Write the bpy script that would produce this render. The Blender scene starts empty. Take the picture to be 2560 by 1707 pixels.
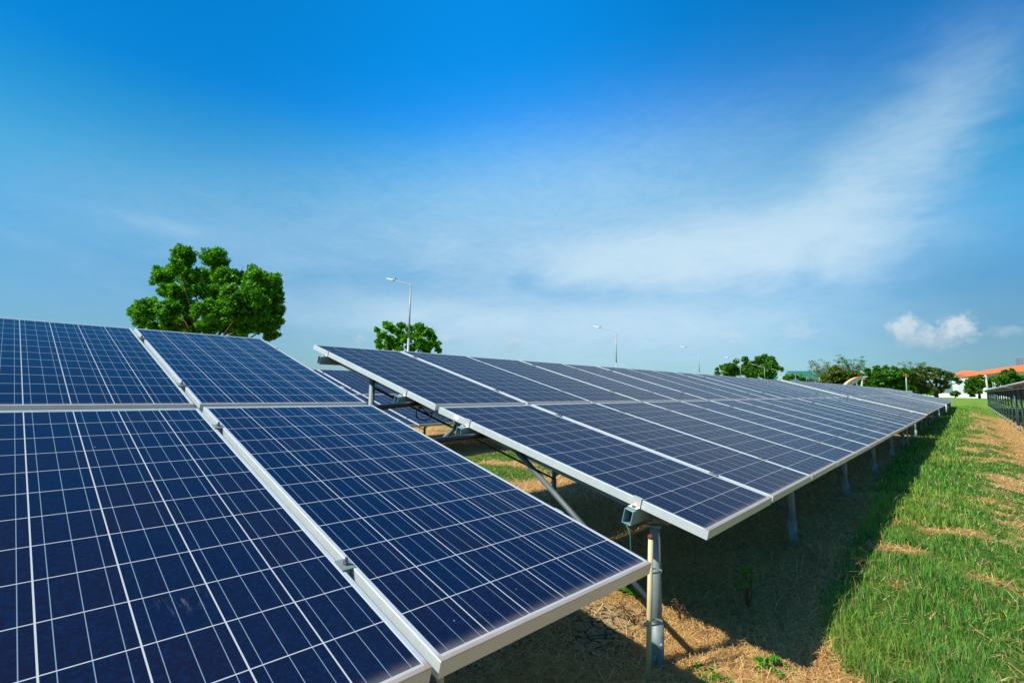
import bpy, math, random
import numpy as np
from mathutils import Matrix, Vector
random.seed(7)
rng = np.random.default_rng(11)
sc = bpy.context.scene
col = sc.collection

# ------------------------------------------------------------------ camera
CAM = np.array([2.816417575810904, -1.7792327104444843, 0.13364613942077255])
RT = np.array([0.6982819320553545, 0.71550161690587, 0.021442471175844687])
UP = np.array([0.07372432305426668, -0.10168116964696422, 0.9920814804890853])
FW = np.array([-0.7120161989415911, 0.6911717412802051, 0.12375199594534896])
FPX = 1259.83                      # focal length in pixels of the 2560 px wide photograph
cam = bpy.data.cameras.new('camera')
camo = bpy.data.objects.new('camera', cam)
col.objects.link(camo)
camo.matrix_world = Matrix(((RT[0], UP[0], -FW[0], CAM[0]), (RT[1], UP[1], -FW[1], CAM[1]),
                            (RT[2], UP[2], -FW[2], CAM[2]), (0, 0, 0, 1)))
cam.sensor_width = 36
cam.lens = FPX / 2560 * 36
cam.shift_x = 75.955 / 2560
cam.shift_y = -44.338 / 2560
cam.clip_start = 0.05
cam.clip_end = 5000
sc.camera = camo

def ray(x, y):
    return (x - 1204.04) / FPX * RT - (y - 809.16) / FPX * UP + FW
def place(x, y, d):                # a point seen in direction (x, y) at depth d, used to read positions off the photograph
    return CAM + d * ray(x, y)

# ------------------------------------------------------------------ light
TO_SUN = np.array([-0.32, -0.88, 1.0]); TO_SUN /= np.linalg.norm(TO_SUN)
elev = math.asin(TO_SUN[2]); az = math.atan2(TO_SUN[0], TO_SUN[1])
sl = bpy.data.lights.new('sun', 'SUN'); sl.energy = 4.9; sl.angle = math.radians(0.53); sl.color = (1.0, 0.94, 0.83)
so = bpy.data.objects.new('sun', sl); col.objects.link(so)
so.rotation_euler = Vector(TO_SUN).to_track_quat('Z', 'Y').to_euler()
so.location = (0, -20, 30)

world = bpy.data.worlds.new('World'); sc.world = world; world.use_nodes = True
wt = world.node_tree; wt.nodes.clear()
def nd(t, typ, **kw):
    n = t.nodes.new(typ)
    for k, v in kw.items(): setattr(n, k, v)
    return n
def mth(t, op, a, b=None, c=None, clamp=False):
    n = t.nodes.new('ShaderNodeMath'); n.operation = op; n.use_clamp = clamp
    for i, v in enumerate((a, b, c)):
        if v is None: continue
        if isinstance(v, (int, float)): n.inputs[i].default_value = v
        else: t.links.new(v, n.inputs[i])
    return n.outputs[0]
def mixc(t, f, a, b, mode='MIX'):
    n = t.nodes.new('ShaderNodeMix'); n.data_type = 'RGBA'; n.blend_type = mode
    for s, v in ((n.inputs[0], f), (n.inputs[6], a), (n.inputs[7], b)):
        if isinstance(v, (int, float)): s.default_value = v
        elif isinstance(v, tuple): s.default_value = (*v[:3], 1)
        else: t.links.new(v, s)
    return n.outputs[2]
def ramp(t, f, stops, interp='LINEAR'):
    n = t.nodes.new('ShaderNodeValToRGB'); n.color_ramp.interpolation = interp
    e = n.color_ramp.elements
    while len(e) < len(stops): e.new(0.5)
    for el, (p, c) in zip(e, stops):
        el.position = p
        el.color = (*c[:3], 1) if isinstance(c, tuple) else (c, c, c, 1)
    t.links.new(f, n.inputs[0])
    return n.outputs[0]
def sstep(t, v, a, b):
    n = t.nodes.new('ShaderNodeMapRange'); n.interpolation_type = 'SMOOTHSTEP'
    t.links.new(v, n.inputs[0]); n.inputs[1].default_value = a; n.inputs[2].default_value = b
    return n.outputs[0]
def noise(t, vec, scale, detail=4, rough=0.55, dist=0.0, dim='3D'):
    n = t.nodes.new('ShaderNodeTexNoise'); n.noise_dimensions = dim
    if vec is not None: t.links.new(vec, n.inputs['Vector'])
    n.inputs['Scale'].default_value = scale; n.inputs['Detail'].default_value = detail
    n.inputs['Roughness'].default_value = rough; n.inputs['Distortion'].default_value = dist
    return n.outputs[0]

def build_sky():
    t = wt
    out = nd(t, 'ShaderNodeOutputWorld'); bg = nd(t, 'ShaderNodeBackground')
    bg.inputs[1].default_value = 0.108
    sky = nd(t, 'ShaderNodeTexSky', sky_type='NISHITA'); sky.sun_disc = False
    sky.sun_elevation = elev; sky.sun_rotation = az
    sky.air_density = 1.0; sky.dust_density = 0.6; sky.ozone_density = 2.0; sky.altitude = 10
    tc = nd(t, 'ShaderNodeTexCoord')
    sp = nd(t, 'ShaderNodeSeparateXYZ'); t.links.new(tc.outputs['Generated'], sp.inputs[0])
    X, Y, Z = sp.outputs
    el = mth(t, 'DEGREES', mth(t, 'ARCSINE', Z)) if False else mth(t, 'MULTIPLY', mth(t, 'ARCSINE', Z), 57.2958)
    azm = mth(t, 'MULTIPLY', mth(t, 'ARCTAN2', X, Y), 57.2958)
    # colour of the clear air: deep azure high up to pale grey blue at the horizon
    f = mth(t, 'DIVIDE', mth(t, 'MAXIMUM', el, 0.0), 90.0)
    tint = ramp(t, f, SKY_TINT)
    cl_ = nd(t, 'ShaderNodeVectorMath', operation='SCALE'); t.links.new(mixc(t, 1.0, sky.outputs[0], tint, 'MULTIPLY'), cl_.inputs[0]); ga = mth(t, 'DIVIDE', mth(t, 'ADD', azm, 42.0), 27.0)
    gs = mth(t, 'MULTIPLY', mth(t, 'POWER', 2.718, mth(t, 'MULTIPLY', mth(t, 'MULTIPLY', ga, ga), -1.0)), mth(t, 'ADD', 0.12, mth(t, 'MULTIPLY', sstep(t, el, 13.0, 28.0), 0.65)))
    gd = mth(t, 'MULTIPLY', sstep(t, azm, -16.0, 1.0), mth(t, 'SUBTRACT', 1.0, sstep(t, el, 5.0, 17.0)))
    gt = mth(t, 'SUBTRACT', mth(t, 'ADD', 1.0, gs), mth(t, 'MULTIPLY', gd, 0.32))
    t.links.new(mth(t, 'MULTIPLY', SKY_GAIN, gt), cl_.inputs['Scale'])
    clear = cl_.outputs[0]
    # wispy high cloud, laid out by compass direction and elevation
    cv = nd(t, 'ShaderNodeCombineXYZ'); t.links.new(mth(t, 'MULTIPLY', azm, 0.035), cv.inputs[0]); t.links.new(mth(t, 'MULTIPLY', el, 0.10), cv.inputs[1])
    w1 = noise(t, cv.outputs[0], 1.6, 6, 0.55, 1.2)
    w2 = noise(t, cv.outputs[0], 4.5, 6, 0.6, 0.8)
    w3 = noise(t, cv.outputs[0], 0.8, 4, 0.5, 0.4)
    wob = mth(t, 'MULTIPLY', mth(t, 'SUBTRACT', w1, 0.5), 9.0)
    wob2 = mth(t, 'MULTIPLY', mth(t, 'SUBTRACT', w2, 0.5), 5.0)
    def blob(a0, e0, sa, se, rot=0.0, k=1.0, soft=1.0):
        da = mth(t, 'SUBTRACT', mth(t, 'ADD', azm, wob2), a0)
        de = mth(t, 'SUBTRACT', mth(t, 'ADD', el, mth(t, 'MULTIPLY', wob, k)), e0)
        c, s = math.cos(math.radians(rot)), math.sin(math.radians(rot))
        u = mth(t, 'DIVIDE', mth(t, 'ADD', mth(t, 'MULTIPLY', da, c), mth(t, 'MULTIPLY', de, s)), sa)
        v = mth(t, 'DIVIDE', mth(t, 'SUBTRACT', mth(t, 'MULTIPLY', de, c), mth(t, 'MULTIPLY', da, s)), se)
        r = mth(t, 'ADD', mth(t, 'MULTIPLY', u, u), mth(t, 'MULTIPLY', v, v))
        return mth(t, 'POWER', 2.718, mth(t, 'MULTIPLY', r, -1.0))
    def add(lst):
        s = lst[0]
        for q in lst[1:]: s = mth(t, 'ADD', s, q)
        return s
    cir = add([mth(t, 'MULTIPLY', blob(a, e, sa, se, rot, k), amp) for a, e, sa, se, rot, k, amp in CIRRUS])
    w4 = noise(t, cv.outputs[0], 9.0, 8, 0.62, 1.5)
    tex = mth(t, 'MAXIMUM', 0.0, mth(t, 'ADD', -0.02, mth(t, 'ADD', mth(t, 'MULTIPLY', w1, 1.2), mth(t, 'MULTIPLY', w4, 0.8))))
    cir = mth(t, 'MULTIPLY', cir, tex)
    cir = mth(t, 'SUBTRACT', 1.0, mth(t, 'POWER', 2.718, mth(t, 'MULTIPLY', cir, -1.75)))
    c1 = mixc(t, cir, clear, CLOUD_COL)
    # small heaped clouds low over the horizon
    pv = nd(t, 'ShaderNodeCombineXYZ'); t.links.new(azm, pv.inputs[0]); t.links.new(el, pv.inputs[1])
    n4 = noise(t, pv.outputs[0], 0.9, 9, 0.66, 0.3)
    n5 = noise(t, pv.outputs[0], 1.6, 5, 0.6)
    puff = []
    for a, e, sa, se, amp in PUFFS:
        da = mth(t, 'DIVIDE', mth(t, 'SUBTRACT', azm, a), sa); de = mth(t, 'DIVIDE', mth(t, 'SUBTRACT', el, e), se)
        r = mth(t, 'SQRT', mth(t, 'ADD', mth(t, 'MULTIPLY', da, da), mth(t, 'MULTIPLY', de, de)))
        v = mth(t, 'ADD', r, mth(t, 'MULTIPLY', mth(t, 'SUBTRACT', n4, 0.5), 2.4))
        puff.append(mth(t, 'MULTIPLY', mth(t, 'SUBTRACT', 1.0, sstep(t, v, 0.35, 1.25)), amp))
    p = puff[0]
    for q in puff[1:]: p = mth(t, 'MAXIMUM', p, q)
    pc_ = mixc(t, sstep(t, mth(t, 'ADD', mth(t, 'MULTIPLY', mth(t, 'SUBTRACT', el, 5.0), 0.25), n5), 0.35, 0.75), (3.0, 4.1, 4.9), PUFF_COL)
    c2 = mixc(t, p, c1, pc_)
    t.links.new(c2, bg.inputs[0]); t.links.new(bg.outputs[0], out.inputs[0])

SKY_TINT = [(e / 90.0, tuple(q / 1.5 for q in c)) for e, c in [(2, (.32, .58, .76)), (5, (.33, .60, .78)), (10, (.31, .70, .88)), (15, (.23, .84, 1.02)),
            (20, (.09, .88, 1.06)), (25, (.035, .80, 1.10)), (29, (.010, .72, 1.20)), (44, (.012, .74, 1.2)), (56, (.50, .72, .95)), (90, (.68, .76, .88))]]  # unseen sky near the zenith made more neutral to warm the shade
SKY_GAIN = 1.5
CLOUD_COL = (4.3, 5.7, 6.7)
PUFF_COL = (4.7, 5.5, 6.0)
#          azimuth, elevation, width, height, rotation, wobble, strength
CIRRUS = [(-29, 14.0, 11, 2.5, 0, .60, .95), (-18, 14.0, 11, 3.9, 3, .65, 1.10), (-9, 17.5, 7, 3.8, 36, .7, .50), (-2, 23, 6, 3.0, 52, .7, .24),
          (-36, 20, 24, 7, 6, .6, .34), (-66, 15, 30, 7, 0, .6, .16), (-47, 7.6, 16, 2.2, 0, .15, .62), (-25, 7.0, 14, 2.2, 0, .15, .50),
          (-79, 14.5, 4, .7, -5, .1, .14), (-50, 14.6, 3.2, 2.6, 60, .3, .14), (-36, 3, 26, 5, 0, .1, .34)]
PUFFS = [(-5.6, 5.8, 1.1, 1.5, .8), (-3.9, 4.9, 2.6, 1.0, .8), (-2.2, 5.7, 1.2, 1.2, .85), (-42.2, 4.6, 1.3, 1.2, .34), (-13.5, 5.9, 1.6, 1.0, .3),
         (-18.9, 5.2, 1.3, 1.0, .25), (0.5, 5.2, 1.2, .45, .3), (-50.1, 5.4, .7, .5, .4), (-59.5, 4.8, .7, .5, .35)]
build_sky()
sc.view_settings.view_transform = 'Standard'
sc.view_settings.look = 'None'
sc.view_settings.exposure = 0.35
sc.view_settings.gamma = 1.0
sc.view_settings.use_curve_mapping = False
sc.cycles.max_bounces = 6
sc.cycles.transparent_max_bounces = 6
sc.cycles.use_denoising = True

# ------------------------------------------------------------------ materials
def mat(name):
    m = bpy.data.materials.new(name); m.use_nodes = True
    t = m.node_tree; b = t.nodes['Principled BSDF']
    return m, t, b
def simple(name, c, rough=0.6, metal=0.0, spec=0.5, var=0.12, scale=9.0, bump=0.0):
    m, t, b = mat(name)
    tc = nd(t, 'ShaderNodeTexCoord')
    n = noise(t, tc.outputs['Object'], scale, 5, 0.6)
    lo = tuple(max(0, x * (1 - var)) for x in c); hi = tuple(x * (1 + var) for x in c)
    t.links.new(mixc(t, n, lo, hi), b.inputs['Base Color'])
    b.inputs['Roughness'].default_value = rough; b.inputs['Metallic'].default_value = metal
    b.inputs['Specular IOR Level'].default_value = spec
    t.links.new(mth(t, 'ADD', rough - 0.08, mth(t, 'MULTIPLY', n, 0.16)), b.inputs['Roughness'])
    if bump:
        bp = nd(t, 'ShaderNodeBump'); bp.inputs['Strength'].default_value = bump; bp.inputs['Distance'].default_value = 0.01
        t.links.new(n, bp.inputs['Height']); t.links.new(bp.outputs[0], b.inputs['Normal'])
    return m

def cell_material(name, P, Pb, mc, mb, nbus, busw, gapw, base_a, base_b, W, L):
    m, t, b = mat(name); kind_near = 'near' in name
    tc = nd(t, 'ShaderNodeTexCoord'); oi = nd(t, 'ShaderNodeObjectInfo')
    sp = nd(t, 'ShaderNodeSeparateXYZ'); t.links.new(tc.outputs['Object'], sp.inputs[0])
    x, y = sp.outputs[0], sp.outputs[1]
    u = mth(t, 'DIVIDE', mth(t, 'SUBTRACT', x, mc), P); v = mth(t, 'DIVIDE', mth(t, 'SUBTRACT', y, mb), Pb)
    fu = mth(t, 'FRACT', u); fv = mth(t, 'FRACT', v)
    iu = mth(t, 'FLOOR', u); iv = mth(t, 'FLOOR', v)
    def line(fr, centre, halfw):     # 1 inside a thin line
        d = mth(t, 'ABSOLUTE', mth(t, 'SUBTRACT', fr, centre))
        return mth(t, 'LESS_THAN', d, halfw)
    du = mth(t, 'MINIMUM', fu, mth(t, 'SUBTRACT', 1.0, fu)); dv = mth(t, 'MINIMUM', fv, mth(t, 'SUBTRACT', 1.0, fv))
    gap = mth(t, 'MAXIMUM', mth(t, 'LESS_THAN', du, gapw / 2 / P), mth(t, 'LESS_THAN', dv, gapw * 0.8 / 2 / Pb))
    # margin outside the cells
    out = mth(t, 'MAXIMUM', mth(t, 'LESS_THAN', x, mc), mth(t, 'GREATER_THAN', x, W - mc))
    out = mth(t, 'MAXIMUM', out, mth(t, 'MAXIMUM', mth(t, 'LESS_THAN', y, mb), mth(t, 'GREATER_THAN', y, L - mb)))
    gap = mth(t, 'MAXIMUM', gap, out)
    fb = mth(t, 'FRACT', mth(t, 'MULTIPLY', fu, float(nbus)))
    bus = line(fb, 0.5, busw / 2 / P * nbus)
    # cell to cell colour: polycrystalline blue, some cells more violet
    cv = nd(t, 'ShaderNodeCombineXYZ'); t.links.new(iu, cv.inputs[0]); t.links.new(iv, cv.inputs[1]); t.links.new(mth(t, 'MULTIPLY', oi.outputs['Random'], 97.0), cv.inputs[2])
    wn = nd(t, 'ShaderNodeTexWhiteNoise'); wn.noise_dimensions = '3D'; t.links.new(cv.outputs[0], wn.inputs[0])
    sv = nd(t, 'ShaderNodeVectorMath', operation='ADD'); t.links.new(tc.outputs['Object'], sv.inputs[0])
    ov = nd(t, 'ShaderNodeCombineXYZ'); t.links.new(mth(t, 'MULTIPLY', oi.outputs['Random'], 60.0), ov.inputs[0]); t.links.new(mth(t, 'MULTIPLY', wn.outputs[0], 40.0), ov.inputs[1]); t.links.new(ov.outputs[0], sv.inputs[1])
    soft = noise(t, sv.outputs[0], 7.0, 2, 0.5)
    vo = nd(t, 'ShaderNodeTexVoronoi'); vo.inputs['Scale'].default_value = 130.0; t.links.new(sv.outputs[0], vo.inputs['Vector'])
    vs = nd(t, 'ShaderNodeSeparateColor'); t.links.new(vo.outputs['Color'], vs.inputs[0])
    f = mth(t, 'ADD', mth(t, 'MULTIPLY', wn.outputs[0], 0.62), mth(t, 'MULTIPLY', soft, 0.5))
    f = mth(t, 'SUBTRACT', f, 0.10, clamp=True)
    cc = mixc(t, f, base_a, base_b)
    cc = mixc(t, mth(t, 'MULTIPLY', mth(t, 'POWER', vs.outputs[0], 2.0), 0.55), cc, tuple(q * 2.1 for q in base_a))
    cc = mixc(t, mth(t, 'MULTIPLY', oi.outputs['Random'], 0.35), cc, (0.010, 0.014, 0.030))
    # fine contact fingers, only a faint comb across the cell
    c1 = mixc(t, mth(t, 'MULTIPLY', bus, 0.52), cc, (0.36, 0.50, 0.60))
    c2 = mixc(t, gap, c1, (0.47, 0.50, 0.50) if kind_near else (0.41, 0.44, 0.45))
    # dust: washed to the low edge, plus faint film, specks and wipe marks
    nw = noise(t, sv.outputs[0], 9.0, 4, 0.6)
    low = mth(t, 'SUBTRACT', 1.0, sstep(t, mth(t, 'SUBTRACT', y, mth(t, 'MULTIPLY', nw, 0.02)), 0.006, 0.055))
    low = mth(t, 'MULTIPLY', mth(t, 'POWER', low, 2.4), 0.30)
    c3 = mixc(t, low, c2, (0.36, 0.32, 0.28))
    sk = nd(t, 'ShaderNodeTexVoronoi'); sk.inputs['Scale'].default_value = 16.0; t.links.new(sv.outputs[0], sk.inputs['Vector'])
    sks = nd(t, 'ShaderNodeSeparateColor'); t.links.new(sk.outputs['Color'], sks.inputs[0])
    dot = mth(t, 'LESS_THAN', sk.outputs['Distance'], mth(t, 'MULTIPLY', mth(t, 'GREATER_THAN', sks.outputs[0], 0.72), mth(t, 'MULTIPLY', sks.outputs[1], 0.05)))
    c4 = mixc(t, mth(t, 'MULTIPLY', dot, 0.55), c3, (0.62, 0.62, 0.60))
    mp = nd(t, 'ShaderNodeMapping'); t.links.new(sv.outputs[0], mp.inputs[0]); mp.inputs['Rotation'].default_value = (0, 0, 0.9); mp.inputs['Scale'].default_value = (60, 9, 9)
    st = noise(t, mp.outputs[0], 1.4, 5, 0.65)
    ms = noise(t, sv.outputs[0], 2.6, 2, 0.4)
    sm = mth(t, 'MULTIPLY', sstep(t, ms, 0.70, 0.76), sstep(t, st, 0.52, 0.68))
    c5 = mixc(t, mth(t, 'MULTIPLY', sm, 0.16), c4, (0.5, 0.5, 0.5))
    t.links.new(c5, b.inputs['Base Color'])
    film = noise(t, sv.outputs[0], 3.0, 5, 0.6)
    r = mth(t, 'ADD', 0.10, mth(t, 'MULTIPLY', film, 0.14))
    r = mth(t, 'ADD', r, mth(t, 'MULTIPLY', low, 0.6))
    t.links.new(r, b.inputs['Roughness'])
    if not kind_near:        # textured, dusty glass scatters part of the grazing reflection
        df = nd(t, 'ShaderNodeBsdfDiffuse'); t.links.new(c5, df.inputs[0])
        mx = nd(t, 'ShaderNodeMixShader'); mx.inputs[0].default_value = 0.5
        t.links.new(b.outputs[0], mx.inputs[1]); t.links.new(df.outputs[0], mx.inputs[2]); t.links.new(mx.outputs[0], t.nodes['Material Output'].inputs[0])
    b.inputs['IOR'].default_value = 1.22
    b.inputs['Specular Tint'].default_value = (0.14, 0.14, 0.14, 1) if not kind_near else (0.42, 0.42, 0.42, 1)
    b.inputs['Specular IOR Level'].default_value = 0.42
    return m

def frame_material(name, rustw=0.02):
    m, t, b = mat(name)
    tc = nd(t, 'ShaderNodeTexCoord'); sp = nd(t, 'ShaderNodeSeparateXYZ'); t.links.new(tc.outputs['Object'], sp.inputs[0])
    oi = nd(t, 'ShaderNodeObjectInfo')
    sv = nd(t, 'ShaderNodeVectorMath', operation='ADD'); t.links.new(tc.outputs['Object'], sv.inputs[0])
    ov = nd(t, 'ShaderNodeCombineXYZ'); t.links.new(mth(t, 'MULTIPLY', oi.outputs['Random'], 50.0), ov.inputs[0]); t.links.new(ov.outputs[0], sv.inputs[1])
    n = noise(t, sv.outputs[0], 30.0, 5, 0.6); n2 = noise(t, sv.outputs[0], 6.0, 3, 0.5)
    base = mixc(t, n, (0.55, 0.60, 0.60), (0.66, 0.71, 0.71))
    base = mixc(t, mth(t, 'MULTIPLY', sstep(t, n2, 0.55, 0.75), 0.35), base, (0.50, 0.52, 0.48))
    near_low = mth(t, 'SUBTRACT', 1.0, sstep(t, sp.outputs[1], 0.008, 0.035))
    topf = mth(t, 'GREATER_THAN', sp.outputs[2], -0.003)
    d = mth(t, 'MULTIPLY', mth(t, 'MULTIPLY', near_low, topf), mth(t, 'ADD', 0.35, mth(t, 'MULTIPLY', n2, 0.8)), clamp=True)
    base = mixc(t, d, base, (0.46, 0.32, 0.21))
    # dust line where the glass meets the frame along the sides
    t.links.new(base, b.inputs['Base Color'])
    b.inputs['Metallic'].default_value = 0.35
    t.links.new(mth(t, 'ADD', 0.34, mth(t, 'MULTIPLY', n, 0.2)), b.inputs['Roughness'])
    return m

M = {}
M['frame'] = frame_material('anodised_aluminium')
M['galv'] = simple('galvanised_steel', (0.20, 0.25, 0.25), 0.55, 0.12, var=0.22, scale=26)
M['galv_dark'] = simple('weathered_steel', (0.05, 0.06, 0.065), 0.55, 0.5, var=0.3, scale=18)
M['tube'] = simple('coated_purlin', (0.19, 0.33, 0.34), 0.5, 0.1, var=0.18, scale=14)
M['brace'] = simple('shaded_brace_steel', (0.10, 0.13, 0.14), 0.55, 0.1, var=0.35, scale=12)  # darker copy of the galvanised steel, shade under the panels put into its colour
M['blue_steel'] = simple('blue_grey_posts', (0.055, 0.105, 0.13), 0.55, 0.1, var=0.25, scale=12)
M['bolt'] = simple('bolt_steel', (0.22, 0.22, 0.20), 0.5, 0.7, var=0.3, scale=60)
M['clampm'] = simple('clamp_aluminium', (0.70, 0.70, 0.66), 0.4, 0.5, var=0.2, scale=40)
M['black'] = simple('black_plastic', (0.02, 0.022, 0.025), 0.45, 0.0, var=0.3, scale=30)
M['back'] = simple('backsheet', (0.075, 0.062, 0.052), 0.9, 0.0, spec=0.0, var=0.06, scale=4)
M['sticker'] = simple('paper_sticker', (0.85, 0.85, 0.84), 0.7, 0.0, var=0.03)
M['lampm'] = simple('lamp_grey_paint', (0.36, 0.40, 0.42), 0.45, 0.1, var=0.1)
M['white'] = simple('white_paint', (0.78, 0.79, 0.78), 0.6, 0.0, var=0.06, scale=1.5)
M['concrete'] = simple('concrete_pole', (0.52, 0.50, 0.40), 0.8, 0.0, var=0.15, scale=3)
M['orange_roof'] = simple('orange_tiles', (0.80, 0.17, 0.045), 0.75, 0.0, var=0.12, scale=1.2)
M['teal_roof'] = simple('teal_sheet_roof', (0.012, 0.13, 0.10), 0.5, 0.0, var=0.12, scale=0.6)
M['window'] = simple('dark_window', (0.03, 0.035, 0.045), 0.2, 0.0, var=0.2)
M['bark'] = simple('bark', (0.13, 0.085, 0.055), 0.9, 0.0, var=0.35, scale=6, bump=0.5)
M['red'] = simple('red_paint', (0.55, 0.07, 0.05), 0.6, 0.0, var=0.15)
M['maroon'] = simple('red_white_lattice', (0.28, 0.16, 0.20), 0.6, 0.0, var=0.2)
M['rust'] = simple('red_brown_cap', (0.13, 0.03, 0.018), 0.8, 0.0, var=0.3, scale=60)

def yellow_pipe_material():
    m, t, b = mat('yellow_plastic_pipe')
    tc = nd(t, 'ShaderNodeTexCoord'); sp = nd(t, 'ShaderNodeSeparateXYZ'); t.links.new(tc.outputs['Object'], sp.inputs[0])
    n = noise(t, tc.outputs['Object'], 20, 5, 0.6)
    c = mixc(t, n, (0.50, 0.42, 0.20), (0.66, 0.58, 0.34))
    t.links.new(c, b.inputs['Base Color']); b.inputs['Roughness'].default_value = 0.5
    return m
M['ypipe'] = yellow_pipe_material()

def leaf_material(name, c1, c2, c3, trans=0.35):
    m, t, b = mat(name)
    g = nd(t, 'ShaderNodeNewGeometry')
    c = ramp(t, g.outputs['Random Per Island'], [(0.0, c1), (0.55, c2), (1.0, c3)])
    t.links.new(c, b.inputs['Base Color']); b.inputs['Roughness'].default_value = 0.45
    b.inputs['Specular IOR Level'].default_value = 0.2
    tr = nd(t, 'ShaderNodeBsdfTranslucent')
    t.links.new(mixc(t, 1.0, c, (1.35, 1.5, 0.55), 'MULTIPLY'), tr.inputs[0])
    mx = nd(t, 'ShaderNodeMixShader'); mx.inputs[0].default_value = trans
    t.links.new(b.outputs[0], mx.inputs[1]); t.links.new(tr.outputs[0], mx.inputs[2])
    t.links.new(mx.outputs[0], t.nodes['Material Output'].inputs[0])
    return m
M['leafA'] = leaf_material('leaves_bright', (0.025, 0.11, 0.006), (0.08, 0.30, 0.010), (0.24, 0.54, 0.022))
M['leafB'] = leaf_material('leaves_deep', (0.03, 0.10, 0.010), (0.07, 0.20, 0.018), (0.15, 0.32, 0.03))
M['leafO'] = leaf_material('leaves_olive', (0.05, 0.08, 0.01), (0.12, 0.16, 0.018), (0.22, 0.24, 0.04))
M['leafR'] = leaf_material('leaves_rain_tree', (0.04, 0.12, 0.012), (0.09, 0.24, 0.022), (0.18, 0.38, 0.045))
M['leafRR'] = leaf_material('leaves_rain_tree_reddish', (0.04, 0.08, 0.018), (0.09, 0.16, 0.028), (0.20, 0.20, 0.06))
M['leafP'] = leaf_material('leaves_pale', (0.06, 0.10, 0.03), (0.12, 0.17, 0.06), (0.22, 0.26, 0.10))
M['weed'] = leaf_material('weed_leaves', (0.03, 0.14, 0.01), (0.07, 0.26, 0.02), (0.13, 0.36, 0.03), 0.3)
M['stalk'] = simple('dry_stalk', (0.10, 0.05, 0.025), 0.9, 0.0, var=0.3)

def attr_material(name, trans):
    m, t, b = mat(name)
    a = nd(t, 'ShaderNodeAttribute'); a.attribute_name = 'Col'
    t.links.new(a.outputs['Color'], b.inputs['Base Color'])
    b.inputs['Roughness'].default_value = 0.55; b.inputs['Specular IOR Level'].default_value = 0.3
    if trans:
        tr = nd(t, 'ShaderNodeBsdfTranslucent'); t.links.new(a.outputs['Color'], tr.inputs[0])
        mx = nd(t, 'ShaderNodeMixShader'); mx.inputs[0].default_value = trans
        t.links.new(b.outputs[0], mx.inputs[1]); t.links.new(tr.outputs[0], mx.inputs[2])
        t.links.new(mx.outputs[0], t.nodes['Material Output'].inputs[0])
    return m
M['blade'] = attr_material('grass_blade', 0.35)
M['straw'] = attr_material('straw', 0.15)

# ------------------------------------------------------------------ mesh helpers
class MB:
    """collects shapes in world space; build() links them as ONE mesh object"""
    def __init__(s): s.v = []; s.f = []; s.mi = []; s.n = 0
    def add(s, vs, fs, mi=0):
        s.v.extend([tuple(map(float, q)) for q in vs]); s.f.extend([tuple(i + s.n for i in f) for f in fs])
        s.mi.extend([mi] * len(fs)); s.n += len(vs)
    def box(s, o, ex, ey, ez, mi=0):          # o corner, edge vectors
        o = np.array(o, float); ex, ey, ez = (np.array(q, float) for q in (ex, ey, ez))
        vs = [o, o + ex, o + ex + ey, o + ey, o + ez, o + ex + ez, o + ex + ey + ez, o + ey + ez]
        s.add(vs, [(0, 3, 2, 1), (4, 5, 6, 7), (0, 1, 5, 4), (1, 2, 6, 5), (2, 3, 7, 6), (3, 0, 4, 7)], mi)
    def cyl(s, p, q, r0, r1=None, n=14, caps=True, mi=0):
        p = np.array(p, float); q = np.array(q, float); r1 = r0 if r1 is None else r1
        d = q - p; d /= np.linalg.norm(d); a = np.cross(d, [0, 0, 1.0])
        if np.linalg.norm(a) < 1e-3: a = np.array([1.0, 0, 0])
        a /= np.linalg.norm(a); b = np.cross(d, a)
        vs = []
        for c, r in ((p, r0), (q, r1)):
            for k in range(n):
                t = 2 * math.pi * k / n; vs.append(c + r * (math.cos(t) * a + math.sin(t) * b))
        fs = [(k, (k + 1) % n, n + (k + 1) % n, n + k) for k in range(n)]
        if caps: fs += [tuple(range(n - 1, -1, -1)), tuple(range(n, 2 * n))]
        s.add(vs, fs, mi)
    def tube(s, pts, r, n=10, mi=0):          # r: number or list
        pts = [np.array(q, float) for q in pts]
        rs = r if isinstance(r, (list, tuple)) else [r] * len(pts)
        vs = []; a = None
        for i, p in enumerate(pts):
            d = pts[min(i + 1, len(pts) - 1)] - pts[max(i - 1, 0)]; d = d / (np.linalg.norm(d) + 1e-9)
            if a is None:
                a = np.cross(d, [0.0, 0.31, 1.0]); a /= np.linalg.norm(a) + 1e-9
            else:
                a = a - d * (a @ d); a /= np.linalg.norm(a) + 1e-9
            b = np.cross(d, a)
            for k in range(n):
                t = 2 * math.pi * k / n; vs.append(p + rs[i] * (math.cos(t) * a + math.sin(t) * b))
        fs = []
        for i in range(len(pts) - 1):
            for k in range(n): fs.append((i * n + k, i * n + (k + 1) % n, (i + 1) * n + (k + 1) % n, (i + 1) * n + k))
        fs += [tuple(range(n - 1, -1, -1)), tuple(range((len(pts) - 1) * n, len(pts) * n))]
        s.add(vs, fs, mi)
    def build(s, name, mats, parent=None, smooth=False, origin=None):
        me = bpy.data.meshes.new(name)
        o = np.array(origin if origin is not None else (parent_loc(parent) if parent is not None else (0, 0, 0)), float)
        me.from_pydata([tuple(np.array(q) - o) for q in s.v], [], s.f)
        mats = mats if isinstance(mats, (list, tuple)) else [mats]
        for m in mats: me.materials.append(m)
        if len(mats) > 1: me.polygons.foreach_set('material_index', s.mi)
        if smooth:
            me.polygons.foreach_set('use_smooth', [len(f) == 4 for f in s.f])
        me.update()
        ob = bpy.data.objects.new(name, me); col.objects.link(ob)
        if parent is not None:
            ob.parent = parent
        if origin is not None: ob.location = tuple(o)
        return ob
WLOC = {}
def parent_loc(p):
    return WLOC.get(p.name, (0, 0, 0))
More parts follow.
